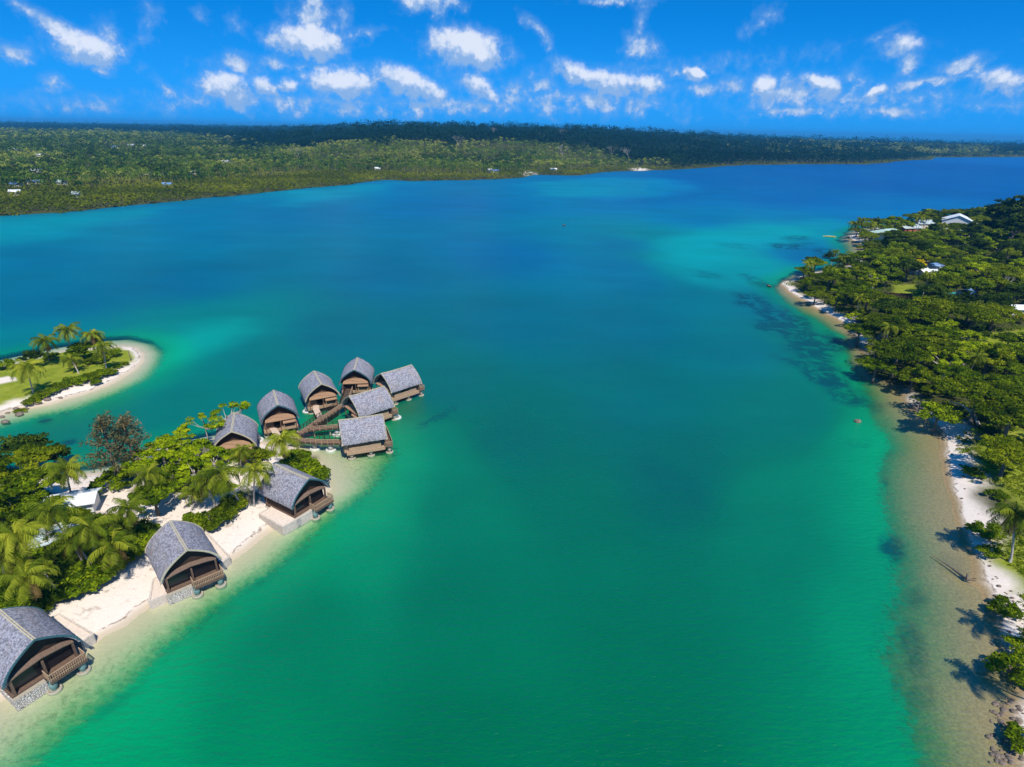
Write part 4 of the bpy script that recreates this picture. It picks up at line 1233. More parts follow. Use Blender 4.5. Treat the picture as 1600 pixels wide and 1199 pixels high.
# ---- left peninsula: trees one by one
for a in (
    ('feather1', 168, 690, 'feathery reddish-brown casuarina on the channel bank, taller of two', 'tree', 'feathery trees on the channel bank', 1.3),
    ('feather1', 200, 684, 'feathery reddish-brown casuarina on the channel bank, slimmer of two', 'tree', 'feathery trees on the channel bank', 1.15),
    ('round3', 22, 682, 'dark leafy tree at the channel edge nearest the islet', 'tree', None, 1.0),
    ('round2', 50, 700, 'olive spreading tree between the channel and the first full palm', 'tree', None, 1.0),
    ('slim1', 84, 690, 'slim dark tree rising just behind the first full palm', 'tree', None, .8),
    ('round2', 12, 735, 'olive tree at the photo edge below the channel corner', 'tree', None, 1.15),
    ('round1', 45, 745, 'mid green tree left of the first full palm', 'tree', None, 1.0),
    ('round2', 8, 790, 'olive tree at the photo edge level with the white roofed shed', 'tree', None, 1.1),
    ('round1', 40, 785, 'green tree left of the long leaning palm', 'tree', None, .9),
    ('round1', 30, 830, 'bushy green tree at lower left above the shrub thicket', 'tree', None, .6),
    ('bush1', 172, 745, 'grey-green bush under the casuarinas', 'bush', None, 1.4),
    ('almond1', 215, 722, 'yellow-green almond tree above bare sand, westernmost of the row', 'tree', 'yellow-green almond trees on the point', .85),
    ('almond1', 250, 695, 'wide yellow-green almond tree over the channel bank', 'tree', 'yellow-green almond trees on the point', .95),
    ('almond2', 278, 676, 'small yellow-green almond tree at the water, left of the bare limbed one', 'tree', 'yellow-green almond trees on the point', .9),
    ('almond1', 285, 708, 'bright almond tree in the middle of the point', 'tree', 'yellow-green almond trees on the point', .9),
    ('almond2', 310, 700, 'bright almond tree behind the leaning beach palm', 'tree', 'yellow-green almond trees on the point', 1.0),
    ('almond2', 300, 728, 'yellow-green almond tree left of the leaning beach palm crown', 'tree', 'yellow-green almond trees on the point', 1.0),
    ('almond2', 332, 712, 'small almond tree near the tree-hidden bungalow', 'tree', 'yellow-green almond trees on the point', .9),
    ('round1', 237, 765, 'round dark green tree standing alone on bare sand', 'tree', None, .85),
    ('round1', 262, 735, 'mid green tree at the sandy clearing', 'tree', None, .75),
    ('bush1', 352, 700, 'bright bush in front of the tree-hidden bungalow, left one', 'bush', None, 1.3),
    ('bush2', 392, 708, 'dark bush at the foot of the ramp nearest the shore', 'bush', None, 1.2),
    ('bush1', 476, 728, 'lush green mound of bush between boardwalk and upper beach bungalow', 'bush', None, 1.5),
    ('bush1', 492, 737, 'lush green mound at the waterline behind the upper beach bungalow', 'bush', None, 1.2),
    ('bush1', 460, 715, 'lush green mound at the foot of the boardwalk palm', 'bush', None, 1.3),
    ('bush2', 330, 807, 'olive bush at the end of the white beach', 'bush', None, 1.2),
    ('bush1', 300, 812, 'low bush between the middle beach bungalow and the leaning palm', 'bush', None, 1.0),
    ('bush2', 363, 783, 'bush right beside the foot of the leaning beach palm', 'bush', None, 1.0),
    ('bush2', 352, 795, 'shaded bush on the sand left of the leaning palm foot', 'bush', None, 1.0),
    ('bush1', 220, 825, 'low bush left of the middle beach bungalow roof', 'bush', None, 1.1),
    ('round2', 120, 800, 'olive tree hemmed by palms beside the white roofed shed', 'tree', None, .6),
    ('round1', 165, 815, 'green tree between the shed and the upright sand palm', 'tree', None, .6),
): px_tree(a[0], a[1], a[2], a[3], a[4], a[5], a[6])
px_tree('sparse', 352, 640, 'sprawling half-bare tree with pale limbs in front of the tree-hidden bungalow roof', 'tree', None, 1.0, 2.2)
px_tree('sparse', 318, 655, 'half-bare tree with pale limbs left of the tree-hidden bungalow', 'tree', None, .8, .6)

# thicket of shrubs at lower left: shrubs one can tell apart on top, ground cover below
GS = 'shrubs in the thicket above the beach'
k_ = 0
for (u, v) in [(20, 930), (45, 955), (70, 945), (95, 930), (115, 920), (130, 905), (150, 905), (165, 890), (190, 880), (210, 868), (80, 915), (60, 920), (30, 960), (5, 955), (5, 925),
               (100, 900), (125, 880), (50, 880), (20, 900), (75, 865), (95, 850), (60, 845), (160, 870), (200, 850), (215, 850), (140, 860), (115, 865), (185, 830), (20, 860), (40, 815), (90, 825)]:
    k_ += 1
    px_tree('bush1' if k_ % 3 else 'bush2', u, v, 'leafy green shrub in the palm thicket between the beach and the white roofed shed', 'shrub', GS, rng.uniform(.8, 1.25), up=0)
# ---- islet
for a in (
    ('umb2', 125, 541, 'broad low tree at the back of the lawn islet between palms', 'tree', None, .62), ('round1', 118, 549, 'round tree leaning on the broad one on the lawn islet', 'tree', None, .62),
    ('round3', 47, 553, 'dark round tree on the left back shore of the lawn islet', 'tree', None, .62), ('bush1', 78, 553, 'dark bush under the left back palm of the islet', 'bush', None, .9),
    ('bush1', 5, 566, 'bush with orange tips at the photo edge on the islet', 'bush', None, 1.1), ('bush2', 150, 557, 'shaded bush under the palms of the islet', 'bush', None, 1.2),
    ('bush1', 176, 549, 'bush at the back of the islet tip', 'bush', None, .9), ('bush2', 140, 563, 'pale low bush on the islet lawn', 'bush', None, .7)):
    px_tree(*a[:6], a[6])
GB2 = 'bushes along the near beach of the islet'
for (u, v, s) in [(48, 628, 1.0), (58, 622, 1.0), (68, 618, 1.1), (80, 613, 1.1), (92, 606, 1.0), (104, 597, 1.1), (112, 592, 1.3), (122, 594, 1.2), (133, 588, 1.1), (145, 587, 1.3), (155, 583, 1.3), (165, 580, 1.1), (150, 598, .9), (174, 583, .9), (185, 572, .7), (196, 568, .6), (88, 600, .8), (30, 640, .7)]:
    px_tree('bush1' if rng.random() < .6 else 'bush2', u, v, 'rounded bush in the hedge-like row along the near beach of the lawn islet', 'bush', GB2, s * .68)

# ------------------------------------------------------------------ eastern shore woods
TAKEN = []


def free(x, y, r):
    for a, b, c in TAKEN:
        if (a - x) ** 2 + (b - y) ** 2 < (c + r) ** 2 * .36: return False
    return True


HOUSE_PX = [(1495, 352, 16), (1388, 370, 13), (1420, 362, 12), (1450, 425, 9), (1400, 463, 9), (1590, 488, 6), (1508, 456, 6), (1440, 352, 10)]
for u, v, r in HOUSE_PX:
    p = G(u, v, 4)
    for q_ in (1, .955, .91): TAKEN.append((p.x * q_, p.y * q_, r * (1 if q_ == 1 else .75)))
for a in (
    ('umb1', 1388, 500, 'broad flat-topped tree overhanging the sea at the bend of the eastern shore', 1.05), ('umb3', 1430, 485, 'widest flat-topped tree behind the bend of the eastern shore', 1.0),
    ('umb2', 1345, 512, 'flat-topped tree reaching farthest over the water at the bend', .85), ('umb1', 1405, 548, 'flat-topped tree casting shade on the reef below the bend', 1.05),
    ('umb2', 1372, 565, 'shoreline flat-topped tree with shaded water at its foot', .8), ('umb3', 1450, 535, 'flat-topped olive tree a row back from the bend', .9),
    ('round1', 1470, 638, 'rounded tree at the shore throwing an oval shadow on the shallows', 1.05), ('umb3', 1535, 605, 'great spreading tree above the pale leaning trunk', 1.05),
    ('umb1', 1585, 640, 'spreading tree at the photo edge above the grassy clearing', 1.0), ('umb2', 1500, 580, 'flat-topped tree behind the rocky bit of shore', .9),
    ('umb1', 1580, 700, 'dark-based spreading tree beside the grassy clearing', .8), ('tall1', 1568, 324, 'tall dark tree right of the white house', 1.9), ('tall1', 1596, 318, 'tallest dark tree at the photo edge right of the white house', 2.2), ('tall1', 1590, 345, 'broad dark tree in front of the tallest one', 1.7),
    ('tall1', 1553, 345, 'dark tree touching the right side of the white house', 1.0), ('slim1', 1462, 352, 'dark conical tree in front of the white house', 1.3), ('umb2', 1275, 408, 'flat-topped tree on the headland of the eastern shore', .9),
    ('umb2', 1258, 420, 'lower flat-topped tree at the outermost point of the headland', .7), ('slim1', 1298, 386, 'lone slim tree sticking up over the headland', .9), ('flower', 1432, 410, 'bright yellow flowering tree in the eastern woods', 1.5),
    ('flower', 1440, 402, 'small yellow flowering tree right behind the brighter one', .8), ('flower', 1344, 371, 'yellow flowering bush at the tip by the slim palms', .55), ('flower', 1597, 493, 'yellow flowering bush by the white roofed hut at the photo edge', .7),
    ('round2', 1400, 352, 'olive tree between the slim palms and the grey-green roofs', 1.0), ('round1', 1380, 352, 'green tree on the tip behind the pale green roof', .9), ('umb2', 1590, 365, 'olive spreading tree at the photo edge right of the white house', 1.1),
    ('almond1', 1530, 490, 'yellowish tree in the middle of the eastern woods', 1.2), ('almond1', 1515, 520, 'light green tree by the small clearing in the eastern woods', 1.0), ('tall1', 1490, 470, 'tall dark tree in the middle of the eastern woods', .9)):
    o = px_tree(a[0], a[1], a[2], a[3], 'tree', None, a[4]); TAKEN.append((o.location.x, o.location.y, 4.5 * a[4]))
# the rest, scattered: density of a real wood
pts = []
tries = 0
cand_poly = GP([(1325, 372), (1500, 342), (1640, 318), (1700, 330), (1720, 760), (1600, 760), (1560, 720), (1480, 690), (1425, 645), (1405, 600), (1350, 580), (1340, 530), (1300, 495), (1225, 455), (1222, 440), (1300, 420), (1345, 405)])
mn = cand_poly.min(0); mxx = cand_poly.max(0)
Cn = rng.uniform(mn, mxx, (60000, 2))
Cn = Cn[inside(Cn, cand_poly)]
inf = land_info(Cn); ok = inf['se'] > np.where(Cn[:, 1] > 128, 1.2, 5.0)
for pl in LAWN_EAST: ok &= sdist(Cn, pl) < -1.5
Cn = Cn[ok]; sev = inf['se'][ok]; hv = inf['h'][ok]
GROUPS = [('broad leafed trees in the eastern woods', 'leafy round-crowned tree among others in the woods of the eastern shore'),
          ('flat-topped trees in the eastern woods', 'flat-topped spreading tree among others in the woods of the eastern shore'),
          ('dark trees in the eastern woods', 'dark tall tree among others in the woods of the eastern shore'),
          ('palms in the eastern woods', 'coconut palm poking out of the woods of the eastern shore'),
          ('yellow-green trees in the eastern woods', 'yellow-green light-leaved tree among others in the woods of the eastern shore')]
cnt = dict(a=0, b=0, c=0, d=0, e=0); npl = 0
for i in range(len(Cn)):
    x_, y_ = Cn[i]
    d_ = math.hypot(x_, y_)
    if d_ < 95: continue
    rad = 3.4 if d_ < 260 else 4.6
    if not free(x_, y_, rad): continue
    q = rng.random(); edge = sev[i] < 9
    sc_ = rng.uniform(.8, 1.5) * (.75 if edge else 1.0)
    if sum(cnt.values()) > 520: break
    if q < .46 and cnt['a'] < 280: key = ('round1', 'round2', 'round3', 'round2')[int(rng.integers(0, 4))]; gi = 0; cnt['a'] += 1
    elif q < .74: key = ('umb1', 'umb2')[int(rng.integers(0, 2))]; gi = 1; sc_ *= .8; cnt['b'] += 1
    elif q < .84: key = ('tall1', 'slim1')[int(rng.integers(0, 2))]; gi = 2; sc_ *= .8; cnt['c'] += 1
    elif q < .91: key = None; gi = 3; cnt['d'] += 1
    else: key = ('almond1', 'almond2')[int(rng.integers(0, 2))]; gi = 4; cnt['e'] += 1
    TAKEN.append((x_, y_, rad * (1.3 if gi == 1 else 1)))
    if key: put_tree(key, (x_, y_, hv[i] - .1), GROUPS[gi][1], 'tree', GROUPS[gi][0], s=sc_)
    else:
        zt = rng.uniform(6.5, 10)
        put_palm(None, 0, GROUPS[3][1], GROUPS[3][0], loc=(x_ + rng.uniform(-1, 1), y_ + rng.uniform(-1, 1), hv[i] + zt), base=(x_, y_, 0), s=rng.uniform(.75, .98))
print('east trees', cnt, len(TAKEN))
o = bare_tree('dead_tree', 5, 9, ''); p = G(1566, 466, 2); o.location = (p.x, p.y, ground_z(p.x, p.y)); meta(o, 'grey leafless tree standing in the eastern woods', 'tree')
o = bare_tree('fallen_branch', 9, 8, ''); p = G(1352, 540, .5); o.location = (p.x, p.y, .6); o.rotation_euler = (1.25, 0, 1.9); meta(o, 'grey dead branches lying over the water under the flat-topped trees', 'branch')
b = MB(); A = G(1484, 628, 3.5); B_ = G(1533, 655, 3.0)
b.tube([A, A.lerp(B_, .4) + Vector((0, 0, .8)), A.lerp(B_, .75) + Vector((0, 0, .2)), B_ - Vector((0, 0, 1.5))], [.12, .2, .28, .36], 8)
meta(b.build('leaning_trunk', M['bark_pale'], None, True), 'pale bare trunk leaning out of the woods under the great spreading tree', 'trunk')
b = MB(); A = G(1457, 868, .1); B_ = G(1511, 906, .5)
b.tube([A, A.lerp(B_, .5) + Vector((0, 0, .15)), B_], [.05, .12, .22], 7)
for q in range(7):
    d_ = Vector((rng.uniform(-.3, 1), rng.uniform(-1, 1), rng.uniform(.1, .9))).normalized() * 1.1
    b.tube([B_, B_ + d_ * .6, B_ + d_], [.12, .07, .03], 5)
meta(b.build('driftwood', M['bark'], None, True), 'fallen tree trunk lying across the eastern beach into the shallows', 'driftwood')
b = MB(); p = G(1291, 1, 0)
A = G(204, 562, 1); b = MB(); b.tube([(0, 0, -.5), (0, 0, 2.6)], [.12, .07], 7); o = b.build('post', M['bark']); o.location = A; meta(o, 'thin dark post standing at the sandy tip of the islet', 'post')


# ---- rocks and boulders
def rock(p, s, label, group=None, seed=0):
    r = np.random.default_rng(abs(seed + int(p.x * 7))); b = MB()
    import bmesh
    bm = bmesh.new(); bmesh.ops.create_icosphere(bm, subdivisions=3, radius=1)
    off = r.uniform(0, 99)
    for v in bm.verts:
        n = v.co.normalized(); q = .75 + .6 * float(fbm(np.array([n.x * 3 + off]), np.array([n.y * 3 + n.z * 2 + off]), 1.1, 3)[0])
        v.co = Vector((n.x * q * s, n.y * q * s * .8, n.z * q * s * .55))
    me = bpy.data.meshes.new('rock'); bm.to_mesh(me); bm.free(); me.materials.append(M['rock'])
    o = bpy.data.objects.new('rock', me); COL.objects.link(o); o.location = (p.x, p.y, max(0, ground_z(p.x, p.y)) + s * .1)
    meta(o, label, 'rock', group); return o


rock(G(1432, 636, .5), 1.6, 'pale boulder at the waterline under the shore trees')
rock(G(1444, 642, .5), 1.0, 'smaller pale boulder just right of the biggest one')
rock(G(1340, 659, 0), .8, 'brown rock standing alone in the shallow sea off the eastern shore')
GRK = 'rocks scattered on the low shore at the bottom of the eastern beach'
for i in range(85):
    u = rng.uniform(1545, 1600); v = rng.uniform(1095, 1195); p = G(u, v)
    rock(p, rng.uniform(.1, .36), 'weathered brown rock in the rocky patch at the lower end of the eastern beach', GRK, i)
for i in range(40):
    v = rng.uniform(700, 1080); p = G(np.interp(v, [688, 731, 816, 880, 924, 1001, 1080], [1470, 1476, 1495, 1516, 1536, 1558, 1592]) + rng.uniform(14, 40) * v / 900, v)
    rock(p, rng.uniform(.12, .34), 'small stone strewn on the pale sand of the eastern beach', 'small stones strewn on the eastern beach', i)
GRI = 'rocks along the islet and channel shore'
for (u, v) in [(25, 640), (12, 646), (3, 652), (30, 648), (60, 633), (75, 628), (95, 624), (180, 588), (8, 660), (40, 640)]:
    rock(G(u, v), rng.uniform(.4, .8), 'dark rock on the near shore of the lawn islet', GRI, int(u))


# ------------------------------------------------------------------ ground cover (nobody could count it)
def cover(name, poly_fn, n, leafn, rr, leaf, m, seed, label_kind, hgt=.6, acc=None):
    r = np.random.default_rng(seed)
    C = poly_fn(r, n)
    z = ground_zs(C)
    k = np.repeat(np.arange(len(C)), leafn)
    d = r.normal(0, 1, (len(k), 3)); d[:, 2] = np.abs(d[:, 2]); d /= np.linalg.norm(d, axis=1)[:, None]
    sz = rr * r.uniform(.5, 1.3, len(C))
    P = np.column_stack([C, z])[k] + d * (sz[k] * r.random(len(k)) ** .4)[:, None] * np.array([1, 1, hgt])
    V, F = leaf_quads(P, d + np.array([0, 0, .4]), leaf, 1.6, r)
    rv = np.clip(.45 + r.normal(0, .2, len(C))[k] + r.normal(0, .15, len(k)), 0, 1)
    me = quads(name, V, F, dict(rnd=np.repeat(rv, 4)))
    meta(link(name, me, None, [M[m]]), kind='stuff')


def in_poly(poly, cond=None):
    def f(r, n):
        mn = poly.min(0); mx = poly.max(0); C = r.uniform(mn, mx, (n * 4, 2)); C = C[inside(C, poly)]
        if cond is not None: C = C[cond(C)]
        return C[:n]
    return f


def east_ok(C):
    i = land_info(C); nz = fbm(C[:, 0], C[:, 1], 9, 4)
    ok = (i['se'] + (nz - .5) * 9 > np.where((C[:, 1] > 128) & (C[:, 1] < 170), 1.0, 4.5))
    for pl in LAWN_EAST: ok &= (sdist(C, pl) < 0) | (nz > .62)
    for u, v, rr in HOUSE_PX:
        p = G(u, v, 2); ok &= np.hypot(C[:, 0] - p.x, C[:, 1] - p.y) > rr * .6
    return ok


cover('undergrowth', in_poly(cand_poly, east_ok), 9000, 20, 1.7, .42, 'leaf_green', 61, '', .75)
edge_poly = GP([(1467, 688), (1500, 690), (1600, 700), (1760, 760), (1800, 1300), (1620, 1260), (1592, 1080), (1556, 1000), (1536, 930), (1515, 880), (1492, 816), (1476, 740)])


def low_ok(C):
    i = land_info(C); nz = fbm(C[:, 0] + 40, C[:, 1], 7, 4)
    return (i['se'] > 3.2) & (nz > .54 - .03 * np.clip(i['se'] - 4, 0, 8)) & (C[:, 1] < 200)


cover('grass', in_poly(edge_poly, low_ok), 4200, 14, .55, .17, 'leaf_olive', 62, '', .5)
cover('undergrowth', in_poly(edge_poly, lambda C: low_ok(C) & (fbm(C[:, 0], C[:, 1], 11, 3) > .60)), 420, 34, .9, .26, 'leaf_green', 65, '', .8)
cover('ground_cover', in_poly(BAYWOOD, lambda C: land_info(C)['sb'] > 2), 2600, 26, .9, .27, 'leaf_green', 63, '', .8)
cover('ground_cover', in_poly(BAYWOOD2, lambda C: (land_info(C)['sb'] > 1.0) & (fbm(C[:, 0], C[:, 1], 5, 3) > .48)), 620, 30, .8, .25, 'leaf_yellow', 64, '', .8)

# bushes along the eastern beach that stand out
for (u, v, s, lb) in [(1592, 1040, 1.15, 'largest green bush at the photo edge between the two star shaped palm shadows'), (1572, 948, .9, 'green bush above the upper star shaped palm shadow'), (1537, 825, 1.0, 'bright green bush at the beach edge left of the eastern palm'),
                      (1520, 735, .8, 'olive bush at the edge of the pale beach below the woods'), (1545, 860, .7, 'small bush by the driftwood trunk'), (1598, 1008, .8, 'green bush at the photo edge, upper neighbour of the largest'), (1560, 770, .7, 'low bush in the grass between two patches of pale sand'), (1602, 1150, .8, 'bush above the rocky patch')]:
    px_tree('bush1', u, v, lb, 'bush', None, s)

# ------------------------------------------------------------------ far shore
def far_clumps(C, z, size, hgt, nleaf, leaf, r, hue=None, up=.3):
    k = np.repeat(np.arange(len(C)), nleaf)
    d = r.normal(0, 1, (len(k), 3)); d[:, 2] = np.abs(d[:, 2]); d /= np.linalg.norm(d, axis=1)[:, None]
    P = np.column_stack([C, z])[k]
    P = P + d * (size[k] * r.random(len(k)) ** .3)[:, None] * np.array([1, 1, .8]) + np.column_stack([np.zeros((len(k), 2)), (hgt[k] - size[k] * .6)])
    low = r.random(len(k)) < .22
    P[low, 2] -= (hgt[k] * r.uniform(.2, .8, len(k)))[low]
    V, F = leaf_quads(P, d + np.array([0, 0, up]), (leaf[k]), 1.25, r, .45)
    rv = np.clip((hue if hue is not None else .5 + r.normal(0, .2, len(C)))[k] + r.normal(0, .12, len(k)), 0, 1)
    return V, F, np.repeat(rv, 4)


def far_palms(C, z, H, L, r, nf=9):
    """small distant palms: drooping two-piece fronds and a thin trunk"""
    V = []; F = []; RV = []; b = 0; n = len(C)
    base = np.column_stack([C, z])
    top = base + np.column_stack([r.normal(0, .6, (n, 2)), H])
    hue = np.clip(r.normal(.5, .2, n) + (fbm(C[:, 0], C[:, 1], 120, 3) - .5) * 1.6, 0, 1)
    for f in range(nf):
        a = 6.283 * f / nf + r.uniform(-.4, .4, n); el = r.uniform(-.1, .9, n); Lq = L * r.uniform(.8, 1.1, n)
        h = np.column_stack([np.cos(a), np.sin(a), np.zeros(n)]); s = np.column_stack([-np.sin(a), np.cos(a), np.zeros(n)])
        p1 = top + h * (Lq * .5 * np.cos(el))[:, None] + np.array([0, 0, 1]) * (Lq * .5 * np.sin(el))[:, None]
        p2 = p1 + h * (Lq * .45)[:, None] - np.array([0, 0, 1]) * (Lq * .35)[:, None]
        w = (L * .14)[:, None]
        Q = np.stack([top - s * w * .4, p1 - s * w, p1 + s * w, top + s * w * .4], 1); Q2 = np.stack([p1 - s * w, p2 - s * w * .3, p2 + s * w * .3, p1 + s * w], 1)
        for q in (Q, Q2):
            V.append(q.reshape(-1, 3)); F.append(np.arange(n * 4).reshape(n, 4) + b); b += n * 4; RV.append(np.repeat(np.clip(hue + r.normal(0, .12, n), 0, 1), 4))
    for ax in (np.array([1, 0, 0]), np.array([0, 1, 0])):
        w = ax * .17
        q = np.stack([base - w, base + w, top + w * .6, top - w * .6], 1); V.append(q.reshape(-1, 3)); F.append(np.arange(n * 4).reshape(n, 4) + b); b += n * 4; RV.append(np.full(n * 4, .95))
    return np.vstack(V), np.vstack(F), np.concatenate(RV)


r = np.random.default_rng(77)
# jittered rows, wider apart with distance
R_ = np.geomspace(340, 12500, 310)
pts = []
for i, rr_ in enumerate(R_):
    step = max(5.2, rr_ * .0068)
    n = int(rr_ * math.radians(118) / step)
    a = np.radians(np.linspace(-62, 56, n)) + r.uniform(-.5, .5, n) * step / rr_
    q = rr_ * (1 + r.uniform(-.5, .5, n) * .011)
    pts.append(np.column_stack([q * np.sin(a), q * np.cos(a)]))
C = np.vstack(pts)
I = land_info(C); ok = I['sf'] > -4
C = C[ok]; sf = I['sf'][ok]; z = np.maximum(I['h'][ok], 0); D = np.hypot(C[:, 0], C[:, 1]); az = np.degrees(np.arctan2(C[:, 0], C[:, 1]))
nz = fbm(C[:, 0], C[:, 1], 160, 4); nz2 = fbm(C[:, 0] + 900, C[:, 1], 60, 3)
# widths of the belts by bearing
mang_w = np.interp(az, [-60, -42, -30, -15, -9, 0, 5, 9, 14], [190, 150, 110, 95, 45, 30, 35, 18, 8]) * (.7 + .6 * nz)
plan_w = np.interp(az, [-60, -44, -30, -22, -12, -6, 0, 4, 7, 10, 14], [3300, 3000, 2300, 650, 330, 330, 380, 420, 260, 90, 0]) * (.45 + 1.1 * nz2)
zone = np.where(sf < mang_w, 0, np.where(sf < mang_w + plan_w, 1, 2))
ln = np.where((az + (nz2 - .5) * 45 > 24) & (nz > .42) & (sf > 160 - 3 * (az - 22) * 3), 1, 0)
zone = np.where((zone == 2) & (ln == 1) & (D < 5000), 1, zone)
scale = np.maximum(1, D * .0068 / 5.2)


def sub(mask, p): return mask & (r.random(len(C)) < p)


def emit(name, mk, matn, fn):
    V, F, rv = fn(mk); me = quads(name, V, F, dict(rnd=rv)); meta(link(name, me, None, [M[matn]]), kind='stuff')


m0 = zone == 0
emit('mangroves', m0, 'leaf_mangrove', lambda k: far_clumps(C[k], z[k], 3.6 * scale[k] * r.uniform(.8, 1.2, k.sum()), 3.2 * r.uniform(.6, 1.4, k.sum()) + scale[k], 26, 1.25 * np.sqrt(scale[k]), r, np.clip(.5 + 1.3 * (fbm(C[k, 0], C[k, 1], 45, 3) - .5), 0, 1)))
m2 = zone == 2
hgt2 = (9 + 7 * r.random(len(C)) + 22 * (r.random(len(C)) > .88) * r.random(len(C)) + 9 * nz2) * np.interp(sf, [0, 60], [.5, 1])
emit('shaded_rainforest', m2, 'leaf_forest_shaded', lambda k: far_clumps(C[k], z[k], 5.2 * scale[k] * r.uniform(.7, 1.25, k.sum()), hgt2[k], 30, 1.9 * np.sqrt(scale[k]), r, .35 + .6 * (nz[k] - .35)))  # the cloud shade over this belt is painted into its leaf colour
m1 = zone == 1
open_ = (nz2 > .60)
t1 = sub(m1 & ~open_, .36)
td = sub(m1 & (nz2 < np.where(az < -22, .58, .46)) & ~t1, np.where(az < -22, .45, .3))
emit('dark_woodland', td, 'leaf_dark', lambda k: far_clumps(C[k], z[k], 5.6 * scale[k] * r.uniform(.6, 1.3, k.sum()), 12 * r.uniform(.7, 1.4, k.sum()), 30, 1.6 * np.sqrt(scale[k]), r, .45 + r.normal(0, .15, k.sum())))
emit('mixed_woodland', t1, 'leaf_farmix', lambda k: far_clumps(C[k], z[k], 4.4 * scale[k] * r.uniform(.6, 1.25, k.sum()), 9 * r.uniform(.7, 1.4, k.sum()), 26, 1.5 * np.sqrt(scale[k]), r, .5 + 1.6 * (nz[k] - .5) + r.normal(0, .2, k.sum())))
sh = sub(m1, .65)
emit('scrub', sh, 'leaf_mangrove', lambda k: far_clumps(C[k], z[k], 3.0 * scale[k], 1.8 * np.ones(k.sum()), 14, 1.3 * np.sqrt(scale[k]), r, .6 + 1.2 * (nz2[k] - .5)))
pk = np.where(m1 & ~t1 & ~td & (D < 3600))[0]
# nearest palms are individuals; the rest one mass
order = pk[np.argsort(D[pk])]
near = order[r.random(len(order)) < .5][:280]
rest = np.setdiff1d(order, near)
rest = rest[r.random(len(rest)) < (.25 + .75 * sstep(.38, .6, fbm(C[rest, 0] + 70, C[rest, 1], 110, 3)))]
V, F, rv = far_palms(C[rest], z[rest], r.uniform(8, 14, len(rest)), 3.6 * scale[rest] ** .7, r)
me = quads('palm_plantation', V, F, dict(rnd=rv)); meta(link('palm_plantation', me, None, [M['leaf_farpalm']]), kind='stuff')
FP = []
for i in range(6):
    V, F, rv = far_palms(np.zeros((1, 2)), np.zeros(1), np.array([9.0 + i]), np.array([4.0]), r, 11)
    me = quads('coconut_palm', V, F, dict(rnd=rv)); me.materials.append(M['leaf_farpalm']); FP.append(me)
for i in near:
    o = bpy.data.objects.new('coconut_palm', FP[int(r.integers(0, 6))]); COL.objects.link(o)
    o.location = (C[i, 0], C[i, 1], z[i]); o.rotation_euler = (0, 0, r.uniform(0, 6.28)); s = r.uniform(.85, 1.1); o.scale = (s, s, s)
    meta(o, 'small distant coconut palm in the plantation across the lagoon', 'palm', 'distant palms in the plantation across the lagoon')
print('far', m0.sum(), m1.sum(), m2.sum(), t1.sum(), len(rest), len(near))
# tall pale emergent trees
GE = 'tall pale-trunked trees on the far shore'
for (u, v) in [(465, 240), (716, 232), (770, 226), (878, 236), (877, 222), (955, 235), (973, 236), (982, 238)]:
    p = G(u, v + 14, 8); o = bare_tree('pale_trunk_tree', int(u), 26, ''); zz = ground_z(p.x, p.y); o.location = (p.x, p.y, zz); o.scale = (1.5, 1.5, 1.1)
    meta(o, 'tall pale leafless tree standing above the woods of the far shore', 'tree', GE)


# ------------------------------------------------------------------ houses
def house(u, v, w, d, h, rot, roofm, wallm, label, group=None, rh=1.6, z=None, hip=False, windows=3, gw=0):
    p = G(u, v, 3)
    for _ in range(5): p = G(u, v, max(0, ground_z(p.x, p.y)) + h * .6)
    g = ground_z(p.x, p.y); r = empty('house', (p.x, p.y, g), math.radians(rot))
    b = MB(); b.box(-w / 2, w / 2, -d / 2, d / 2, -1, h); b.build('wall', M[wallm], r)
    o = .6; e = w / 2 + o; f = d / 2 + o
    b = MB()
    if hip:
        q = max(.2, e - f)
        T = [(-e, -f, h), (e, -f, h), (e, f, h), (-e, f, h), (-q, 0, h + rh), (q, 0, h + rh)]
        b.add(T + [(x_, y_, z_ - .18) for x_, y_, z_ in T[:4]], [(0, 1, 5, 4), (1, 2, 5), (2, 3, 4, 5), (3, 0, 4), (0, 6, 7, 1), (1, 7, 8, 2), (2, 8, 9, 3), (3, 9, 6, 0), (6, 9, 8, 7)])
    else:
        for s in (-1, 1):
            b.add([(-e, s * f, h - .25), (e, s * f, h - .25), (e, 0, h + rh), (-e, 0, h + rh), (-e, s * f, h - .4), (e, s * f, h - .4), (e, 0, h + rh - .15), (-e, 0, h + rh - .15)],
                  [(0, 1, 2, 3), (4, 7, 6, 5), (0, 4, 5, 1), (1, 5, 6, 2), (3, 7, 4, 0)])
        for s in (-1, 1): b.add([(s * w / 2, -d / 2, h), (s * w / 2, d / 2, h), (s * w / 2, 0, h + rh - .35)], [(0, 1, 2)], 1)
    b.build('roof', [M[roofm], M[wallm]], r)
    if windows:
        for i in range(windows):
            x_ = -w / 2 + w * (i + .5) / windows
            for lev in range(max(1, int(h / 3))):
                b = MB(); b.box(x_ - .55, x_ + .55, -d / 2 - .04, -d / 2 + .02, .9 + lev * 3, 2.1 + lev * 3); b.build('window', M['glass'], r)
    for i in range(gw):
        y_ = -d / 2 + d * (i + .5) / gw
        for lev in range(max(1, int(h / 3))):
            b = MB(); b.box(w / 2 - .02, w / 2 + .05, y_ - .6, y_ + .6, .9 + lev * 3, 2.2 + lev * 3); b.build('window', M['glass'], r)
    meta(r, label, 'house', group)
    return r


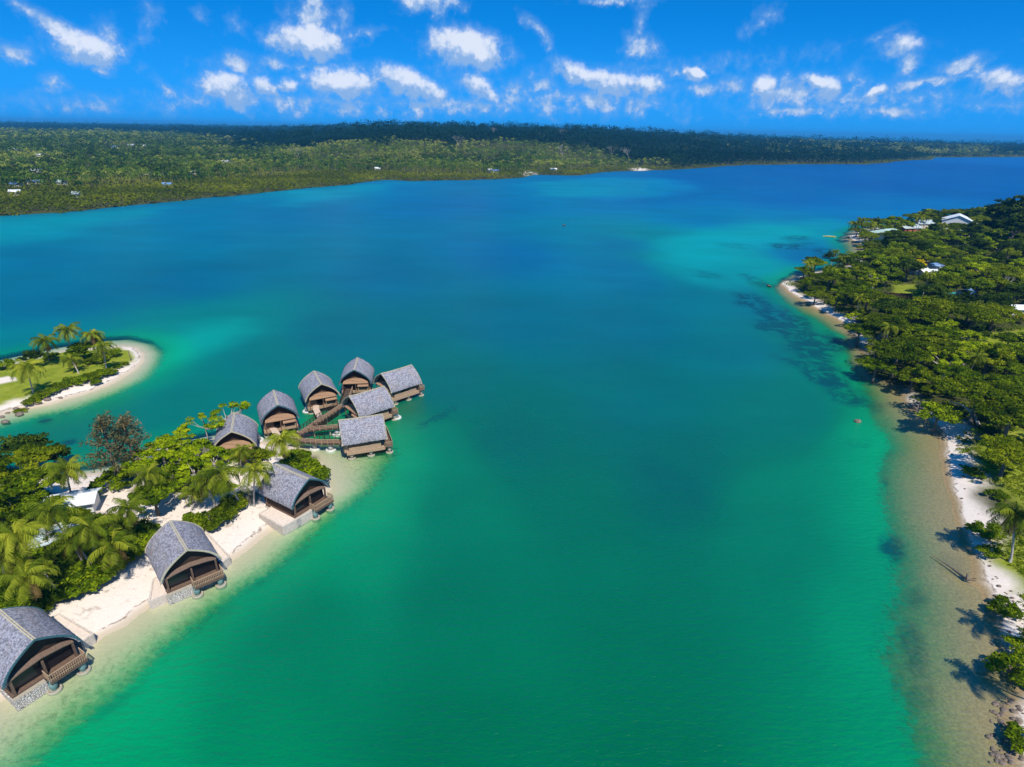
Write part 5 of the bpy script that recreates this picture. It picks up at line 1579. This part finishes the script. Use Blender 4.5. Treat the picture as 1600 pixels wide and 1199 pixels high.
house(1495, 350, 15, 17, 6.8, 236, 'metal_roof_white', 'white', 'large two-storey white house with a white gabled roof near the eastern tip', rh=3.4, windows=4, gw=5)
house(1513, 353, 9, 9, 5.4, 236, 'metal_roof_white', 'white', 'lower white wing joined to the large white house', rh=2.0, windows=3, z=5)
house(1505, 364, 14, 6, 3.2, 20, 'metal_roof_green', 'white', 'long low outbuilding with a pale green roof in front of the white house', rh=1.0)
house(1500, 368, 7, 5, 3.0, 15, 'metal_roof_white', 'wall_cream', 'small white-roofed shed in front of the long low outbuilding', rh=1.0)
house(1388, 368, 19, 13, 3.6, 15, 'metal_roof_green', 'wall_cream', 'wide hall with a pale green hipped roof near the tip by the slim palms', rh=2.6, hip=True)
house(1409, 374, 9, 9, 3.2, 10, 'metal_roof_green', 'wall_red', 'small hall with a pale green roof and red walls joined before the wide hall', rh=1.8, hip=True)
house(1418, 358, 14, 8, 3.4, 18, 'metal_roof_grey', 'wall_red', 'grey-green roofed house with red walls behind the wide hall', rh=1.6)
house(1440, 352, 13, 8, 4.2, 14, 'metal_roof_grey', 'wall_cream', 'grey-green roofed house just below the pair of tall palms', rh=1.8)
for (u, v, w, d, rot, m_, lb) in [(1436, 424, 6, 4, 10, 'metal_roof_white', 'small white-roofed hut left of its larger neighbour behind the yellow flowering tree'), (1452, 427, 8, 6, 0, 'metal_roof_white', 'larger white-roofed hut beside the yellow flowering tree'),
                              (1458, 417, 6, 5, 20, 'metal_roof_blue', 'bluish-roofed hut just behind the white huts in the eastern woods'), (1468, 423, 5, 4, 5, 'metal_roof_white', 'tiny white-roofed hut right of its larger neighbour in the eastern woods'),
                              (1590, 484, 7, 5, 0, 'metal_roof_white', 'white-roofed hut at the right photo edge of the eastern woods'), (1508, 459, 5, 4, 25, 'metal_roof_blue', 'blue and white hut beside the turquoise pool')]:
    house(u, v, w, d, 2.6, rot, m_, 'white', lb, rh=.8, windows=2, z=5)
p = G(1500, 457, 3); b = MB(); b.box(-4, 4, -2.2, 2.2, -.6, .3); o = b.build('pool', M['pool']); o.location = (p.x, p.y, ground_z(p.x, p.y)); o.rotation_euler = (0, 0, .3); meta(o, 'turquoise pool half hidden in the eastern woods', 'pool')
p = G(1400, 464, 2); gz = ground_z(p.x, p.y)
for i, lb in enumerate(('garden bed row nearest the sea in the plot of the eastern woods', 'middle dark garden bed row in the plot of the eastern woods', 'farthest dark garden bed row in the plot of the eastern woods')):
    b = MB(); b.box(-5, 5, -.6, .6, -.5, .25)
    for q in range(18): b.box(-4.9 + q * .55, -4.6 + q * .55, -.4, .4, .25, .4 + .2 * random.random())
    o = b.build('garden_bed', M['wood_dark']); o.location = (p.x + i * 1.2, p.y - 3 + i * 3.0, gz); o.rotation_euler = (0, 0, -.15); meta(o, lb, 'garden bed', 'rows of garden beds')
# shed with white roof on the left peninsula
house(110, 787, 7.0, 3.6, 2.6, 20, 'metal_roof_white', 'white', 'small shed with a bright white roof among the palms behind the beach', rh=.5, windows=1, z=3.2)
p = G(150, 858, 2.2)
house(88, 838, 5, 4, 2.2, 35, 'metal_roof_grey', 'wall_cream', 'small grey-roofed shed under the leaning palms', rh=.5, windows=1, z=2.5)
# huts across the lagoon
GHU = 'little metal-roofed houses scattered on the far shore'
for (u, v, w, m_) in [(21, 234, 14, 'metal_roof_white'), (60, 243, 12, 'metal_roof_white'), (25, 247, 9, 'metal_roof_white'), (58, 268, 11, 'metal_roof_white'), (43, 279, 8, 'metal_roof_blue'), (25, 289, 11, 'metal_roof_blue'),
                      (56, 285, 12, 'metal_roof_blue'), (96, 286, 10, 'metal_roof_grey'), (180, 230, 14, 'metal_roof_blue'), (205, 227, 12, 'metal_roof_grey'), (224, 228, 12, 'metal_roof_white'), (354, 253, 11, 'metal_roof_white'),
                      (262, 290, 9, 'metal_roof_blue'), (230, 271, 8, 'metal_roof_white'), (250, 270, 9, 'metal_roof_rust'), (73, 203, 34, 'metal_roof_white'), (82, 198, 26, 'metal_roof_white'), (775, 268, 8, 'metal_roof_blue'), (765, 267, 6, 'metal_roof_white'), (865, 266, 9, 'metal_roof_white'),
                      (100, 226, 12, 'metal_roof_grey'), (302, 270, 8, 'metal_roof_white'), (1459, 239, 16, 'metal_roof_white'), (24, 302, 8, 'metal_roof_white'), (590, 262, 7, 'metal_roof_white'), (120, 305, 7, 'metal_roof_grey')]:
    house(u, v, w, w * .6, 3, float(rng.uniform(-25, 25)), m_, 'wall_cream', 'tiny house with a metal roof among the palms across the lagoon', GHU, rh=1.6, windows=0, z=12)

# ------------------------------------------------------------------ boats
def boat(u, v, L, m_, label, rot):
    r = empty('boat', G(u, v), rot); b = MB(); n = 10; rings = []
    for i in range(n + 1):
        f = i / n; w = .16 * L * math.sin(PI * (.12 + .80 * f)) ** .6 * (1 - .75 * max(0, f - .6) / .4)
        rings.append([(-w, L * (f - .5), .55), (-w * .7, L * (f - .5), -.1), (0, L * (f - .5), -.3), (w * .7, L * (f - .5), -.1), (w, L * (f - .5), .55)])
    V = [p for q in rings for p in q]
    b.add(V, [(i * 5 + j, i * 5 + j + 1, i * 5 + j + 6, i * 5 + j + 5) for i in range(n) for j in range(4)] + [(0, 1, 2, 3, 4), tuple(n * 5 + j for j in (4, 3, 2, 1, 0))])
    b.build('hull', M[m_], r)
    b = MB(); b.box(-.11 * L, .11 * L, -L * .4, L * .3, .18, .24)
    for q in (-.25, 0, .2): b.box(-.13 * L, .13 * L, L * q - .15, L * q + .15, .24, .48)
    b.build('bench', M['wood_tan'], r)
    meta(r, label, 'boat')


boat(1296, 370.5, 7.5, 'yellow_paint', 'yellowish boat anchored off the tip by the slim palms', 1.25)
boat(881, 353, 4.0, 'wood_dark', 'tiny dark canoe alone in the middle of the lagoon', .4)
boat(1201, 448, 3.0, 'wood_dark', 'tiny dark canoe just off the outermost point of the eastern headland', .2)

# tidy: unused prototypes
for key, (r_, _) in TREES.items():
    if not r_.get('label'):
        for c_ in list(r_.children): bpy.data.objects.remove(c_)
        bpy.data.objects.remove(r_)
